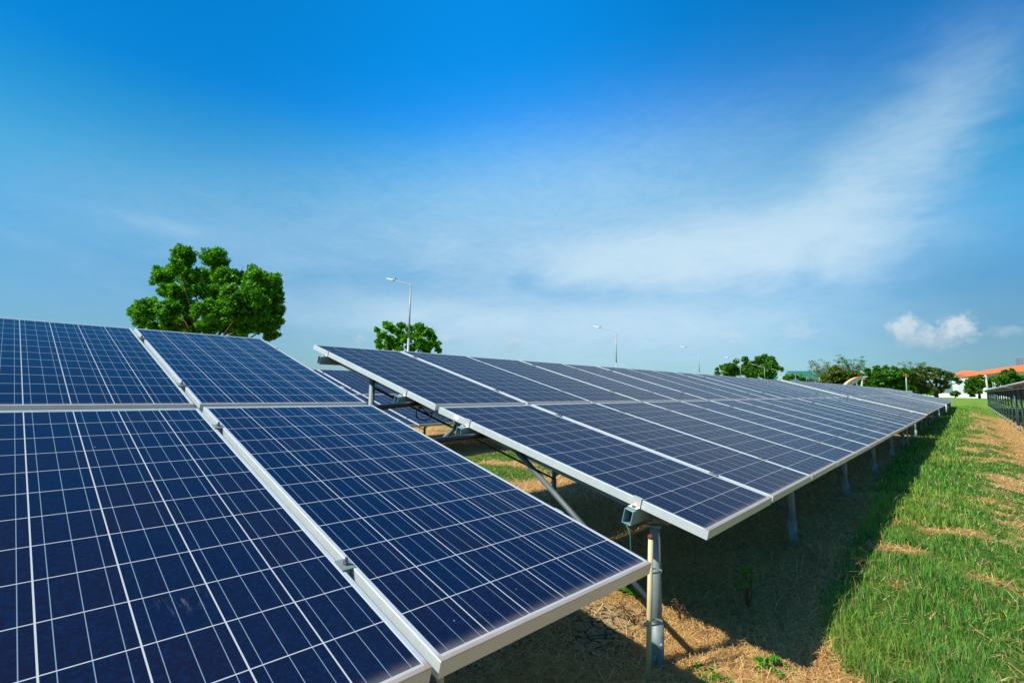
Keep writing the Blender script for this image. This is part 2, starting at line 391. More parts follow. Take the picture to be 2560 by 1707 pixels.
def empty(name, loc, label, cat, group=None):
    o = bpy.data.objects.new(name, None); col.objects.link(o); o.location = tuple(map(float, loc))
    o.empty_display_size = 0.2
    WLOC[o.name] = tuple(map(float, loc))
    tag(o, label, cat, group); return o
def tag(o, label=None, cat=None, group=None, kind=None):
    if label: o['label'] = label
    if cat: o['category'] = cat
    if group: o['group'] = group
    if kind: o['kind'] = kind
    return o
def mesh_np(name, V, F, mats, colr=None, smooth=False):
    """V (n,3); F list of arrays (m,k)"""
    me = bpy.data.meshes.new(name)
    me.vertices.add(len(V)); me.vertices.foreach_set('co', np.ascontiguousarray(V, dtype=np.float32).ravel())
    loops = np.concatenate([f.ravel() for f in F]).astype(np.int32)
    tot = np.concatenate([np.full(len(f), f.shape[1]) for f in F]).astype(np.int32)
    st = np.concatenate([[0], np.cumsum(tot)[:-1]]).astype(np.int32)
    me.loops.add(len(loops)); me.loops.foreach_set('vertex_index', loops)
    me.polygons.add(len(tot)); me.polygons.foreach_set('loop_start', st); me.polygons.foreach_set('loop_total', tot)
    if smooth: me.polygons.foreach_set('use_smooth', np.ones(len(tot), dtype=bool))
    if colr is not None:
        a = me.color_attributes.new('Col', 'FLOAT_COLOR', 'POINT')
        a.data.foreach_set('color', np.concatenate([colr, np.ones((len(colr), 1))], 1).astype(np.float32).ravel())
    me.update(calc_edges=True)
    for m in (mats if isinstance(mats, (list, tuple)) else [mats]): me.materials.append(m)
    ob = bpy.data.objects.new(name, me); col.objects.link(ob)
    return ob

# ------------------------------------------------------------------ terrain
def vnoise(x, y, s, seed=0):
    x = np.asarray(x, float) * s + 100.5 * (seed + 1); y = np.asarray(y, float) * s + 57.3 * (seed + 2)
    xi = np.floor(x).astype(np.int64); yi = np.floor(y).astype(np.int64); fx = x - xi; fy = y - yi
    fx = fx * fx * (3 - 2 * fx); fy = fy * fy * (3 - 2 * fy)
    def h(a, b):
        n = (a * 374761393 + b * 668265263 + seed * 982451653) & 0xffffffff
        n = ((n ^ (n >> 13)) * 1274126177) & 0xffffffff
        return ((n ^ (n >> 16)) & 0xffff) / 65535.0
    return (h(xi, yi) * (1 - fx) + h(xi + 1, yi) * fx) * (1 - fy) + (h(xi, yi + 1) * (1 - fx) + h(xi + 1, yi + 1) * fx) * fy
def fbm(x, y, s, oct=4, seed=0):
    r = 0; a = 1; t = 0
    for i in range(oct):
        r = r + a * vnoise(x, y, s * 2 ** i, seed + i * 7); t += a; a *= 0.5
    return r / t
def gz(x, y):
    x = np.asarray(x, float); y = np.asarray(y, float)
    d = np.hypot(x - CAM[0], y - CAM[1])
    r = np.hypot(x, y)
    z = -1.17 + 0.0068 * np.clip(y, 0, 150) + 0.0 * r
    z = z - 0.27 * sm(x + 0.036 * y, 2.9, 4.1) * (1 - sm(y, 90, 130))
    z = z + (fbm(x, y, 1.3, 3, 3) - 0.5) * 0.06 * np.clip(40 / (d + 8), 0, 1)
    return z
def sm(v, a, b):
    t = np.clip((v - a) / (b - a), 0, 1); return t * t * (3 - 2 * t)
def green(x, y):
    """how much living grass grows here, 0 to 1"""
    x = np.asarray(x, float); y = np.asarray(y, float)
    n = fbm(x, y, 1.1, 4, 1); n2 = fbm(x, y * 1.0, 3.2, 3, 5); n3 = fbm(x, y, 0.35, 3, 9)
    xe = np.interp(y, [-3, 1.0, 1.3, 1.9, 2.6, 4.6, 8.1, 20, 50], [2.80, 2.46, 2.12, 1.97, 1.94, 1.72, 1.36, 0.60, -0.6])
    a = sm(x - xe + (n - 0.5) * 0.35, -0.05, 0.12)
    # dry patches get larger away from the table and the far edge strip is straw
    dry = sm(x + 0.036 * y, 2.15, 3.2) * sm(y, 2.6, 4.2) * 0.33 + 0.10 * sm(y, 1.0, 3.0)
    strip = sm(x + 0.036 * y, 3.3, 4.0) * 0.50 * (1 - sm(y, 38, 46))
    a = a * (1 - sm(dry + strip + (n2 - 0.5) * 0.95 + (n - 0.5) * 0.5, 0.30, 0.48))
    a = np.where(y > 40, np.maximum(a, sm(y, 40, 50)), a)
    # aisle behind the long table
    b = sm(x, -4.25, -4.0) * (1 - sm(x, -2.05, -1.75))
    b = b * sm(n + 0.5 * n2, 0.50, 0.62)
    c = (1 - sm(x, -8.2, -7.5)) * sm(n3 + 0.4 * n2, 0.5, 0.66)
    left = np.where(x < -0.3, np.maximum(b, c), 0.0)
    left = np.where((x < -0.3) & (y > 48), 1.0, left)
    return np.where(x - xe > -0.5, a, left)
def soil(x, y):
    """bare cracked clay near the corner under the near table"""
    n = fbm(x, y, 1.7, 3, 21)
    return (1 - sm(np.asarray(x), 1.15, 1.75)) * (1 - sm(np.asarray(y), 0.9, 1.6)) * sm(n, 0.30, 0.5)

def ground_material():
    m, t, b = mat('field_ground')
    a = nd(t, 'ShaderNodeAttribute'); a.attribute_name = 'Col'
    sc_ = nd(t, 'ShaderNodeSeparateColor'); t.links.new(a.outputs['Color'], sc_.inputs[0])
    g, s_, far = sc_.outputs
    tc = nd(t, 'ShaderNodeTexCoord'); P = tc.outputs['Object']
    n1 = noise(t, P, 38, 6, 0.65); n2 = noise(t, P, 7, 5, 0.6); n3 = noise(t, P, 0.9, 4, 0.6)
    mp = nd(t, 'ShaderNodeMapping'); t.links.new(P, mp.inputs[0]); mp.inputs['Scale'].default_value = (90, 22, 22); mp.inputs['Rotation'].default_value = (0, 0, 0.5)
    fib = noise(t, mp.outputs[0], 1.0, 4, 0.7)
    straw = ramp(t, mth(t, 'ADD', mth(t, 'MULTIPLY', fib, 0.6), mth(t, 'MULTIPLY', n1, 0.4)), [(0.30, (0.10, 0.055, 0.02)), (0.5, (0.48, 0.30, 0.10)), (0.72, (0.76, 0.54, 0.21))])
    straw = mixc(t, mth(t, 'MULTIPLY', n2, 0.5), straw, (0.32, 0.18, 0.075))
    vo = nd(t, 'ShaderNodeTexVoronoi', feature='DISTANCE_TO_EDGE'); vo.inputs['Scale'].default_value = 13.0
    wp = nd(t, 'ShaderNodeVectorMath', operation='ADD'); t.links.new(P, wp.inputs[0])
    nn = nd(t, 'ShaderNodeTexNoise'); t.links.new(P, nn.inputs['Vector']); nn.inputs['Scale'].default_value = 9
    sx = nd(t, 'ShaderNodeVectorMath', operation='SCALE'); t.links.new(nn.outputs['Color'], sx.inputs[0]); sx.inputs['Scale'].default_value = 0.11
    t.links.new(sx.outputs[0], wp.inputs[1]); t.links.new(wp.outputs[0], vo.inputs['Vector'])
    crack = sstep(t, vo.outputs['Distance'], 0.015, 0.11)
    clay = mixc(t, n1, (0.20, 0.16, 0.09), (0.44, 0.35, 0.21))
    clay = mixc(t, crack, (0.02, 0.016, 0.01), clay)
    c = mixc(t, s_, straw, clay)
    gr = ramp(t, mth(t, 'ADD', mth(t, 'MULTIPLY', n1, 0.5), mth(t, 'MULTIPLY', n2, 0.5)), [(0.3, (0.018, 0.05, 0.006)), (0.5, (0.05, 0.12, 0.014)), (0.7, (0.12, 0.20, 0.03))])
    farc = mixc(t, n3, (0.15, 0.27, 0.025), (0.27, 0.38, 0.06))
    farc = mixc(t, sstep(t, n2, 0.42, 0.62), farc, (0.10, 0.21, 0.02))
    gr = mixc(t, far, gr, farc)
    c = mixc(t, g, c, gr)
    t.links.new(c, b.inputs['Base Color']); b.inputs['Roughness'].default_value = 0.95; b.inputs['Specular IOR Level'].default_value = 0.1
    bp = nd(t, 'ShaderNodeBump'); bp.inputs['Strength'].default_value = 0.8; bp.inputs['Distance'].default_value = 0.02
    h = mth(t, 'ADD', mth(t, 'MULTIPLY', n1, 0.8), mth(t, 'MULTIPLY', mth(t, 'MULTIPLY', crack, s_), 0.9))
    t.links.new(h, bp.inputs['Height']); t.links.new(bp.outputs[0], b.inputs['Normal'])
    return m

def build_ground():
    def axis(lo, hi, fine, c0, c1):
        v = list(np.arange(c0, c1 + 1e-6, fine))
        s = fine; x = c1
        while x < hi: s *= 1.12; x += s; v.append(x)
        s = fine; x = c0
        while x > lo: s *= 1.12; x -= s; v.insert(0, x)
        return np.array(v)
    xs = axis(-900, 700, 0.07, -5.5, 4.5); ys = axis(-150, 1500, 0.08, -2.5, 11)
    X, Y = np.meshgrid(xs, ys, indexing='ij'); Z = gz(X, Y)
    V = np.stack([X, Y, Z], -1).reshape(-1, 3)
    nx, ny = X.shape; idx = np.arange(nx * ny).reshape(nx, ny)
    F = np.stack([idx[:-1, :-1], idx[1:, :-1], idx[1:, 1:], idx[:-1, 1:]], -1).reshape(-1, 4)
    d = np.hypot(X - CAM[0], Y - CAM[1])
    C = np.stack([green(X, Y), soil(X, Y), sm(d, 18, 60)], -1).reshape(-1, 3)
    g = mesh_np('ground', V, [F], ground_material(), C, True)
    tag(g, kind='structure')
build_ground()

# ------------------------------------------------------------------ grass and straw
def polar(n, r0, r1, a0, a1):
    r = np.exp(rng.uniform(math.log(r0), math.log(r1), n)); a = np.radians(rng.uniform(a0, a1, n))
    return CAM[0] + r * np.sin(a), CAM[1] + r * np.cos(a), r
def blades(name, x, y, r, h, w, lean, colr, material, flat=False, lift=0.0):
    n = len(x); z = gz(x, y) + lift - 0.004
    az_ = rng.uniform(0, 2 * math.pi, n); ca, sa = np.cos(az_), np.sin(az_)
    fa = az_ + rng.normal(0, 0.5, n) + (math.pi / 2)
    wx, wy = np.cos(fa) * w / 2, np.sin(fa) * w / 2
    l1 = lean * 0.35; l2 = lean
    P0 = np.stack([x, y, z], -1); W = np.stack([wx, wy, np.zeros(n)], -1)
    if flat:
        P1 = P0 + np.stack([ca * h * .5, sa * h * .5, 0.012 + lean * h * 0.5], -1)
        P2 = P0 + np.stack([ca * h, sa * h, 0.006 + lean * h * 0.35 * rng.uniform(-.3, 1.6, n)], -1)
    else:
        P1 = P0 + np.stack([ca * h * l1 * .6, sa * h * l1 * .6, h * .55], -1)
        P2 = P0 + np.stack([ca * h * l2, sa * h * l2, h * np.sqrt(np.clip(1 - 0.6 * l2 ** 2, .1, 1))], -1)
    V = np.stack([P0 - W, P0 + W, P1 + W * .8, P1 - W * .8, P2], 1).reshape(-1, 3)
    b = np.arange(n)[:, None] * 5
    F4 = b + np.array([0, 1, 2, 3]); F3 = b + np.array([3, 2, 4])
    C = np.repeat(colr, 5, 0)
    return mesh_np(name, V, [F4, F3], material, C)
def shade_cols(n, c):                    # natural leaf to leaf variation between listed colours
    c = np.array(c); k = rng.integers(0, len(c), n); k2 = rng.integers(0, len(c), n); t = rng.uniform(0, 1, (n, 1))
    return c[k] * t + c[k2] * (1 - t)

NB = 560000
x, y, r = polar(NB, 1.7, 70, -62, 24)
g = green(x, y)
keep = (rng.uniform(0, 1, NB) < g ** 1.2 * (0.18 + 0.82 * sm(fbm(x, y, 5.0, 3, 77), .36, .56))) & ~((x < 0.9 - .036 * y) & (y < 1.0))
x, y, r, g = x[keep], y[keep], r[keep], g[keep]
n = len(x)
cl = fbm(x, y, 2.4, 3, 31); tall = sm(x, 0.2, 0.3) * (1 - sm(np.abs(x + 0.036 * y - 2.25), 0.25, 0.75)) 
h = (0.022 + 0.045 * cl ** 1.5 + 0.10 * tall * cl) * rng.uniform(0.55, 1.35, n) * np.clip(g + .3, 0, 1)
w = 0.0026 * np.maximum(1, r / 2.6) * rng.uniform(0.7, 1.4, n)
base = shade_cols(n, [(0.085, 0.27, 0.022), (0.14, 0.36, 0.035), (0.045, 0.17, 0.02), (0.22, 0.42, 0.05), (0.08, 0.26, 0.045)])
dryb = rng.uniform(0, 1, n) < 0.09 + 0.35 * (1 - g)
base[dryb] = shade_cols(int(dryb.sum()), [(0.42, 0.30, 0.13), (0.30, 0.22, 0.08), (0.5, 0.40, 0.2)])
yel = sm(fbm(x, y, 0.9, 3, 44), 0.42, 0.62)[:, None]
base = base * (1 - 0.45 * yel) + yel * 0.45 * np.array([0.30, 0.42, 0.05])
gobj = blades('grass', x, y, r, h, w, rng.uniform(0.1, 0.95, n), base, M['blade'])
tag(gobj, 'short green grass growing in the aisles between the panel rows', 'grass', kind='stuff')

NS = 420000
x, y, r = polar(NS, 1.6, 45, -66, 24)
g = green(x, y); s_ = soil(x, y)
keep = (rng.uniform(0, 1, NS) < (1 - g * 0.93) * (1 - 0.86 * s_))
x, y, r, g = x[keep], y[keep], r[keep], g[keep]; n = len(x)
h = rng.uniform(0.04, 0.20, n) * (0.6 + 0.7 * fbm(x, y, 1.5, 2, 60)); w = 0.0024 * np.maximum(1, r / 2.6) ** 0.75 * rng.uniform(0.6, 1.5, n)
base = shade_cols(n, [(0.78, 0.51, 0.19), (0.62, 0.36, 0.12), (0.85, 0.64, 0.30), (0.34, 0.16, 0.055), (0.72, 0.43, 0.15)])
sobj = blades('straw', x, y, r, h, w, np.abs(rng.normal(0, 0.22, n)), base, M['straw'], flat=True, lift=0.004)
tag(sobj, 'dry cut straw lying on the soil under and beside the panels', 'straw', kind='stuff')

# upright dry tufts by the posts and a sprinkling of seed stalks in the grass
pts = []
for cx, cy, k, s in [(1.78, 3.1, 45, .10), (1.92, 2.8, 40, .12), (1.6, 5.7, 25, .1), (1.5, 3.9, 14, .12), (-0.85, 2.95, 70, .07), (1.55, 2.35, 14, .15), (1.72, .80, 5, .06), (2.05, .78, 8, .08)]:
    pts += [(cx + rng.normal(0, s), cy + rng.normal(0, s)) for _ in range(k)]
pts = np.array(pts); n = len(pts)
tob = blades('dry_tufts', pts[:, 0], pts[:, 1], None, rng.uniform(0.10, 0.26, n), np.full(n, .0035), rng.uniform(0.5, 1.25, n),
             shade_cols(n, [(0.46, 0.31, 0.14), (0.36, 0.22, 0.09), (0.55, 0.42, 0.2)]), M['straw'])
tag(tob, 'tall dry yellow grass stalks leaning beside the support posts', 'dry grass', kind='stuff')

# ------------------------------------------------------------------ solar tables
LIP = 0.0125
def panel_meshes(kind, W, L, P, Pb, mc, mb, nbus, busw, gapw, lip, ca, cb):
    H = 0.042
    m = MB()
    # ring with rectangular section, corners mitred
    o = [(0, 0), (W, 0), (W, L), (0, L)]; i_ = [(lip, lip), (W - lip, lip), (W - lip, L - lip), (lip, L - lip)]
    bv = 0.0012
    ob = [(bv, bv), (W - bv, bv), (W - bv, L - bv), (bv, L - bv)]
    V = [(*q, -H) for q in o] + [(*q, -bv) for q in o] + [(*q, 0) for q in ob] + [(*q, 0) for q in i_] + [(*q, -H) for q in i_]
    F = []
    for k in range(4):
        j = (k + 1) % 4
        for a in (0, 4, 8, 12): F.append((a + k, a + j, a + 4 + j, a + 4 + k))
        F.append((16 + k, 16 + j, j, k))
    m.add(V, F)
    # inward flange at the foot of the frame
    fl = 0.028
    for (x0, y0, x1, y1) in ((lip, lip, W - lip, lip + fl), (lip, L - lip - fl, W - lip, L - lip)):
        m.box((x0, y0, -H), (x1 - x0, 0, 0), (0, y1 - y0, 0), (0, 0, 0.002))
    me_f = m.build('frame', M['frame'])
    cm = cell_material('cells_' + kind, P, Pb, mc, mb, nbus, busw, gapw, ca, cb, W, L)
    m = MB()
    m.add([(lip, lip, -.0018), (W - lip, lip, -.0018), (W - lip, L - lip, -.0018), (lip, L - lip, -.0018)], [(0, 1, 2, 3)], 0)
    m.add([(lip, lip, -.007), (W - lip, lip, -.007), (W - lip, L - lip, -.007), (lip, L - lip, -.007)], [(3, 2, 1, 0)], 1)
    me_g = m.build('cell_sheet', [cm, M['back']])
    m = MB(); m.box((W / 2 - .06, L - .22, -.028), (.12, 0, 0), (0, .10, 0), (0, 0, .0205)); 
    me_j = m.build('junction_box', M['black'])
    out = []
    for o_ in (me_f, me_g, me_j):
        out.append(o_.data); bpy.data.objects.remove(o_)
    return out
NEAR = dict(P=.1588, Pb=.1588, W=.9798, L=1.9456, a0=.0070, per=1.00398, b_lo=1.9526, b_up=-.0543, mc=.0135, mb=.020)
MAIN = dict(P=.1625, Pb=.1517, W=1.008, L=1.8604, a0=.00525, per=1.0317, b_lo=1.8688, b_up=-.0313, mc=.0165, mb=.020)
PM = {'near': panel_meshes('near', .9798, 1.9456, .1588, .1588, .0135, .020, 3, .0018, .0036, .0125, (0.002, 0.0105, 0.038), (0.009, 0.008, 0.024)),
      'main': panel_meshes('main', 1.008, 1.8604, .1625, .1517, .0165, .020, 4, .0011, .0034, .0150, (0.003, 0.0125, 0.048), (0.010, 0.010, 0.028))}

RB = -1.0             # where the rear posts stand, measured up the slope
POSTM = 'galv'
class Table:
    def __init__(s, O, yaw, pit, tl, tu, D, sgn=1):
        s.O = np.array(O, float); s.D = D; s.sgn = sgn
        s.ea = np.array([math.sin(yaw) * math.cos(pit), math.cos(yaw) * math.cos(pit), math.sin(pit)])
        s.hx = np.array([math.cos(yaw), -math.sin(yaw), 0.0]); s.tl = tl; s.tu = tu
    def eb(s, up): 
        t = s.tu if up else s.tl
        e = math.cos(t) * s.hx + np.array([0, 0, -math.sin(t)]); e -= s.ea * (e @ s.ea); return e / np.linalg.norm(e)
    def nrm(s, up): return np.cross(s.ea, -s.eb(up))
    def pt(s, a, b, h=0.0):          # a along the row, b down slope from the middle joint, h above the panel face
        up = b < 0
        return s.O + s.ea * a + s.eb(up) * b + s.nrm(up) * h
    def panel(s, a, up, kind, label, group, jit=0.0):
        b = s.D['b_up'] if up else s.D['b_lo']
        o = s.pt(a, b if up else b) if up else s.pt(a, b)
        X, Y, Z = s.ea, -s.eb(up), s.nrm(up)
        o = o + Z * rng.normal(0, .0022) 
        X = X + Z * rng.normal(0, 0.0011); X /= np.linalg.norm(X); Y = Y + Z * rng.normal(0, 0.0008); Y -= X * (X @ Y); Y /= np.linalg.norm(Y); Z = np.cross(X, Y)
        e = bpy.data.objects.new('solar_panel', None); col.objects.link(e); e.empty_display_size = .1
        e.matrix_world = Matrix(((X[0], Y[0], Z[0], o[0]), (X[1], Y[1], Z[1], o[1]), (X[2], Y[2], Z[2], o[2]), (0, 0, 0, 1)))
        tag(e, label, 'solar panel', group)
        for nm, me in zip(('frame', 'cell_sheet', 'junction_box'), PM[kind]):
            c = bpy.data.objects.new(nm, me); col.objects.link(c); c.parent = e
        return e

ORD = ['first', 'second', 'third', 'fourth', 'fifth', 'sixth', 'seventh', 'eighth', 'ninth', 'tenth', 'eleventh', 'twelfth', 'thirteenth', 'fourteenth', 'fifteenth', 'sixteenth']
PURL = (1.526, 0.305, -0.394, -1.618)

def mount(T, a_lo, a_hi, label, posts, seams, ends, detail=2, group='steel mounting frames carrying the solar panels', pitch_up=None, brace_every=True):
    """steel rack: purlins along the row, posts, braces, clamps on the panel seams"""
    c = T.pt((a_lo + a_hi) / 2, 0.0); base = (c[0], c[1], float(gz(c[0], c[1])))
    R = empty('mounting_frame', base, label, 'mounting frame', group)
    pw, ph, th = .046, .070, .003
    ext = .070
    for b in PURL:
        m = MB(); up = b < 0; e = T.eb(up); n = T.nrm(up)
        o = T.pt(a_lo - ext, b, -.048) - e * pw / 2; A = T.ea * (a_hi - a_lo + 2 * ext)
        # hollow rectangular tube: four walls
        m.box(o, A, e * pw, -n * th); m.box(o - n * (ph - th), A, e * pw, -n * th)
        m.box(o - n * th, A, e * th, -n * (ph - 2 * th)); m.box(o - n * th + e * (pw - th), A, e * th, -n * (ph - 2 * th))
        m.build('purlin', M['tube'], R)
    z3 = np.array([0, 0, 1.0])
    for k, a in enumerate(posts):
        tf = T.pt(a, 1.594, -.135); tr = T.pt(a, RB, -.07)
        ff = tf.copy(); ff[2] = float(gz(ff[0], ff[1])) - .03; fr = tr.copy(); fr[2] = float(gz(fr[0], fr[1])) - .03
        for (t_, f_, sl) in ((tf, ff, -.97), (tr, fr, -.95)):
            m = MB(); m.cyl(f_ + z3 * .1, t_, .0245, n=16)
            m.cyl(t_ - z3 * .001, t_ + z3 * .012, .03, n=16)
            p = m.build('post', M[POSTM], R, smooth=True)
            m = MB(); sz = f_[2] + .03 + .20
            m.cyl((f_[0], f_[1], f_[2]), (f_[0], f_[1], sz), .0305, n=16)
            if detail > 1:
                for hz, an in ((.05, .2), (.11, 1.2), (.155, -.9)):
                    d = np.array([math.sin(an) * .8 - .1, -math.cos(an), 0]); d /= np.linalg.norm(d)
                    q = np.array([f_[0], f_[1], f_[2] + .03 + hz])
                    m.cyl(q + d * .027, q + d * .044, .009, n=6)
            WLOC[p.name] = base
            m.build('ground_sleeve', M['galv'], R, smooth=True)
        # front brace, rear brace (flattened ends), rafter lying between the purlins
        hx = T.hx
        def brace(p, q, r):
            m = MB(); d = q - p; L_ = np.linalg.norm(d); d = d / L_
            m.cyl(p, p + d * (L_ - .05), r, n=12)
            s = np.cross(d, T.ea); s /= np.linalg.norm(s)
            m.box(p + d * (L_ - .055) - s * r * 1.25 - T.ea * .003, d * .075, s * r * 2.5, T.ea * .006)
            m.cyl(q - T.ea * .012, q + T.ea * .012, .008, n=6)
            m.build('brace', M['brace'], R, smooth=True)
        pf = np.array([ff[0], ff[1], ff[2] + .29]); qf = T.pt(a + .01, .64, -.085) + T.ea * 0.0
        brace(pf, qf, .0165)
        pr_ = np.array([fr[0], fr[1], fr[2] + .26]); qr = T.pt(a + .01, .12, -.085)
        brace(pr_, qr, .0165)
        m = MB(); e1 = T.eb(False); n1 = T.nrm(False); e2 = T.eb(True); n2 = T.nrm(True)
        o = T.pt(a + .022, 0.02, -.062); m.box(o, e1 * 1.62, T.ea * .04, -n1 * .05)
        o = T.pt(a + .022, -1.72, -.062); m.box(o, e2 * 1.72, T.ea * .04, -n2 * .05)
        m.build('rafter', M['galv'], R)
        if k + 1 < len(posts) and (brace_every or k % 2 == 0):
            nx_ = T.pt(posts[k + 1], -0.97, 0); nxz = float(gz(nx_[0], nx_[1])) + .20
            m = MB(); m.cyl(tr + np.array([0, .03, -.09]), (nx_[0], nx_[1] - .03, nxz), .011, n=8)
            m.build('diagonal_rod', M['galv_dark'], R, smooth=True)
    if detail:
        for i, a in enumerate(seams):
            for b in PURL:
                up = b < 0; e = T.eb(up); n = T.nrm(up); o = T.pt(a, b)
                m = MB(); hw = .021
                m.box(o - T.ea * hw - e * .025 + n * .0015, T.ea * 2 * hw, e * .05, n * .0035)
                m.box(o - T.ea * .006 - e * .02 + n * .0012, T.ea * .012, e * .04, -n * .048)
                c1 = m.build('clamp', M['galv'], R)
                if detail > 1:
                    m = MB(); m.cyl(o + n * .0052, o + n * .013, .0085, n=6); m.cyl(o + n * .013, o + n * .024, .0045, n=8)
                    WLOC[c1.name] = base
                    m.build('bolt', M['bolt'], c1)
        for a, d in ends:
            for b in PURL:
                up = b < 0; e = T.eb(up); n = T.nrm(up); o = T.pt(a, b)
                m = MB(); D_ = T.ea * d
                m.box(o - D_ * .012 - e * .022 + n * .0012, D_ * .018, e * .044, n * .003)          # hook over the frame
                m.box(o + D_ * .0025 - e * .022 + n * .0012, D_ * .0035, e * .044, -n * .046)          # down the side
                m.box(o + D_ * .006 - e * .022 - n * .0405, D_ * .036, e * .044, -n * .0035)          # foot
                c1 = m.build('clamp', M['clampm'], R)
                if detail > 1:
                    m = MB(); q = o + D_ * .026
                    m.cyl(q - n * .0405, q - n * .033, .0095, n=6)
                    WLOC[c1.name] = base
                    m.build('bolt', M['bolt'], c1)
    return R

GP = 'solar panels in the long rows'
# --- near table (its right end is at a = 0 and it runs towards the viewer's left)
TN = Table((0, 0, 0), 0.0, 0.0, .24976, .26981, NEAR)
pos_near = ['rightmost, at the end of the nearest table', 'second from the right end of the nearest table', 'third from the right end of the nearest table']
for c in range(3):
    for up in (0, 1):
        a = -(NEAR['a0'] + c * NEAR['per'] + NEAR['W'])
        TN.panel(a, up, 'near', ('upper ' if up else 'lower large ') + 'blue panel ' + pos_near[c], GP)
per = NEAR['per']
mount(TN, -3 * per, -.007, 'steel rack under the nearest table at the lower left', [-.83, -3.4], [-(k + 1) * per + .0045 + .0 for k in (0, 1)], [(-.007, 1)], 2)

# --- the long row
yaw, pit = -0.03547537, 0.00401117
O1 = np.array([.05956, .49163, -.00988])
def main_table(name_, a_start, ncol, O, dz, dt, kind_label, posts, detail, lab_panel, groups=GP, ends_at=(1, 1), skip=()):
    ea = np.array([math.sin(yaw) * math.cos(pit), math.cos(yaw) * math.cos(pit), math.sin(pit)])
    T = Table(np.array(O) + ea * a_start + np.array([0, 0, dz]), yaw, pit, .25083 + dt, .27075 + dt, MAIN)
    for c in range(ncol):
        for up in (0, 1):
            T.panel(MAIN['a0'] + c * MAIN['per'], up, 'main', lab_panel(c, up), groups)
    w = MAIN['a0'] + (ncol - 1) * MAIN['per'] + MAIN['W']
    seams = [MAIN['a0'] + (k + 1) * MAIN['per'] - (MAIN['per'] - MAIN['W']) / 2 for k in range(ncol - 1)]
    mount(T, MAIN['a0'], w, kind_label, posts, seams, [(MAIN['a0'], -1), (w, 1)], detail)
    return T
pl = lambda s: (lambda c, up: ('upper' if up else 'lower') + ' panel, ' + ORD[c] + ' column from the near end, ' + s)
T1 = main_table('', 0, 16, O1, 0, 0, 'steel rack under the first long table beside the grass aisle', [.115 + 2.64 * k for k in range(7)], 2, pl('middle long table'))
T2 = main_table('', 16.98, 16, O1, .030, -.004, 'steel rack under the second table of the long row, behind the first', [.3 + 2.64 * k for k in range(7)], 1, pl('second table of the long row'))
T3 = main_table('', 34.0, 16, O1, .035, -.016, 'steel rack under the third table of the long row, far down the aisle', [.3 + 2.64 * k for k in range(7)], 0, pl('third table of the long row'))
T4 = main_table('', 50.85, 9, O1, -.04, -.03, 'steel rack under the farthest table of the long row', [.3 + 2.64 * k for k in range(4)], 0, pl('farthest table of the long row'))
# --- the row behind, seen through the gap between the tables
T5 = main_table('', 0, 8, (-5.979, .49, -.084), 0, .004, 'steel rack under the table of the row behind, seen through the gap', [.3 + 2.64 * k for k in range(4)], 1, pl('table behind the gap'))
# --- the row to the right of the grass aisle, seen from below its high edge
OR_ = (5.75, .49, .05)
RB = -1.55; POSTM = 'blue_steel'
T6 = main_table('', 13.0, 16, OR_, 0, 0, 'steel rack of tall blue-grey posts nearest at the right picture edge', [.4 + 2.64 * k for k in range(7)], 0, pl('table at the right edge'))
T7 = main_table('', 30.0, 16, OR_, 0, 0, 'steel rack of posts in the middle of the right-hand row', [.3 + 2.64 * k for k in range(7)], 0, pl('middle right-hand table'))
T8 = main_table('', 47.0, 16, OR_, 0, 0, 'steel rack of closely overlapping posts far along the right-hand row', [.3 + 2.64 * k for k in range(7)], 0, pl('far right-hand table'))
T9 = main_table('', 64.0, 8, OR_, 0, 0, 'steel rack of the last posts at the end of the right-hand row', [.3 + 2.64 * k for k in range(4)], 0, pl('farthest right-hand table'))

# sticker on the end face of the long table
m = MB(); n = T1.nrm(False); e = T1.eb(False)
o = T1.pt(MAIN['a0'] - .0012, .17, -.006)
m.box(o, e * .045, -n * .026, T1.ea * .0008)
tag(m.build('label_sticker', M['sticker'], None), 'blank white sticker on the end frame of the middle long table', 'sticker')

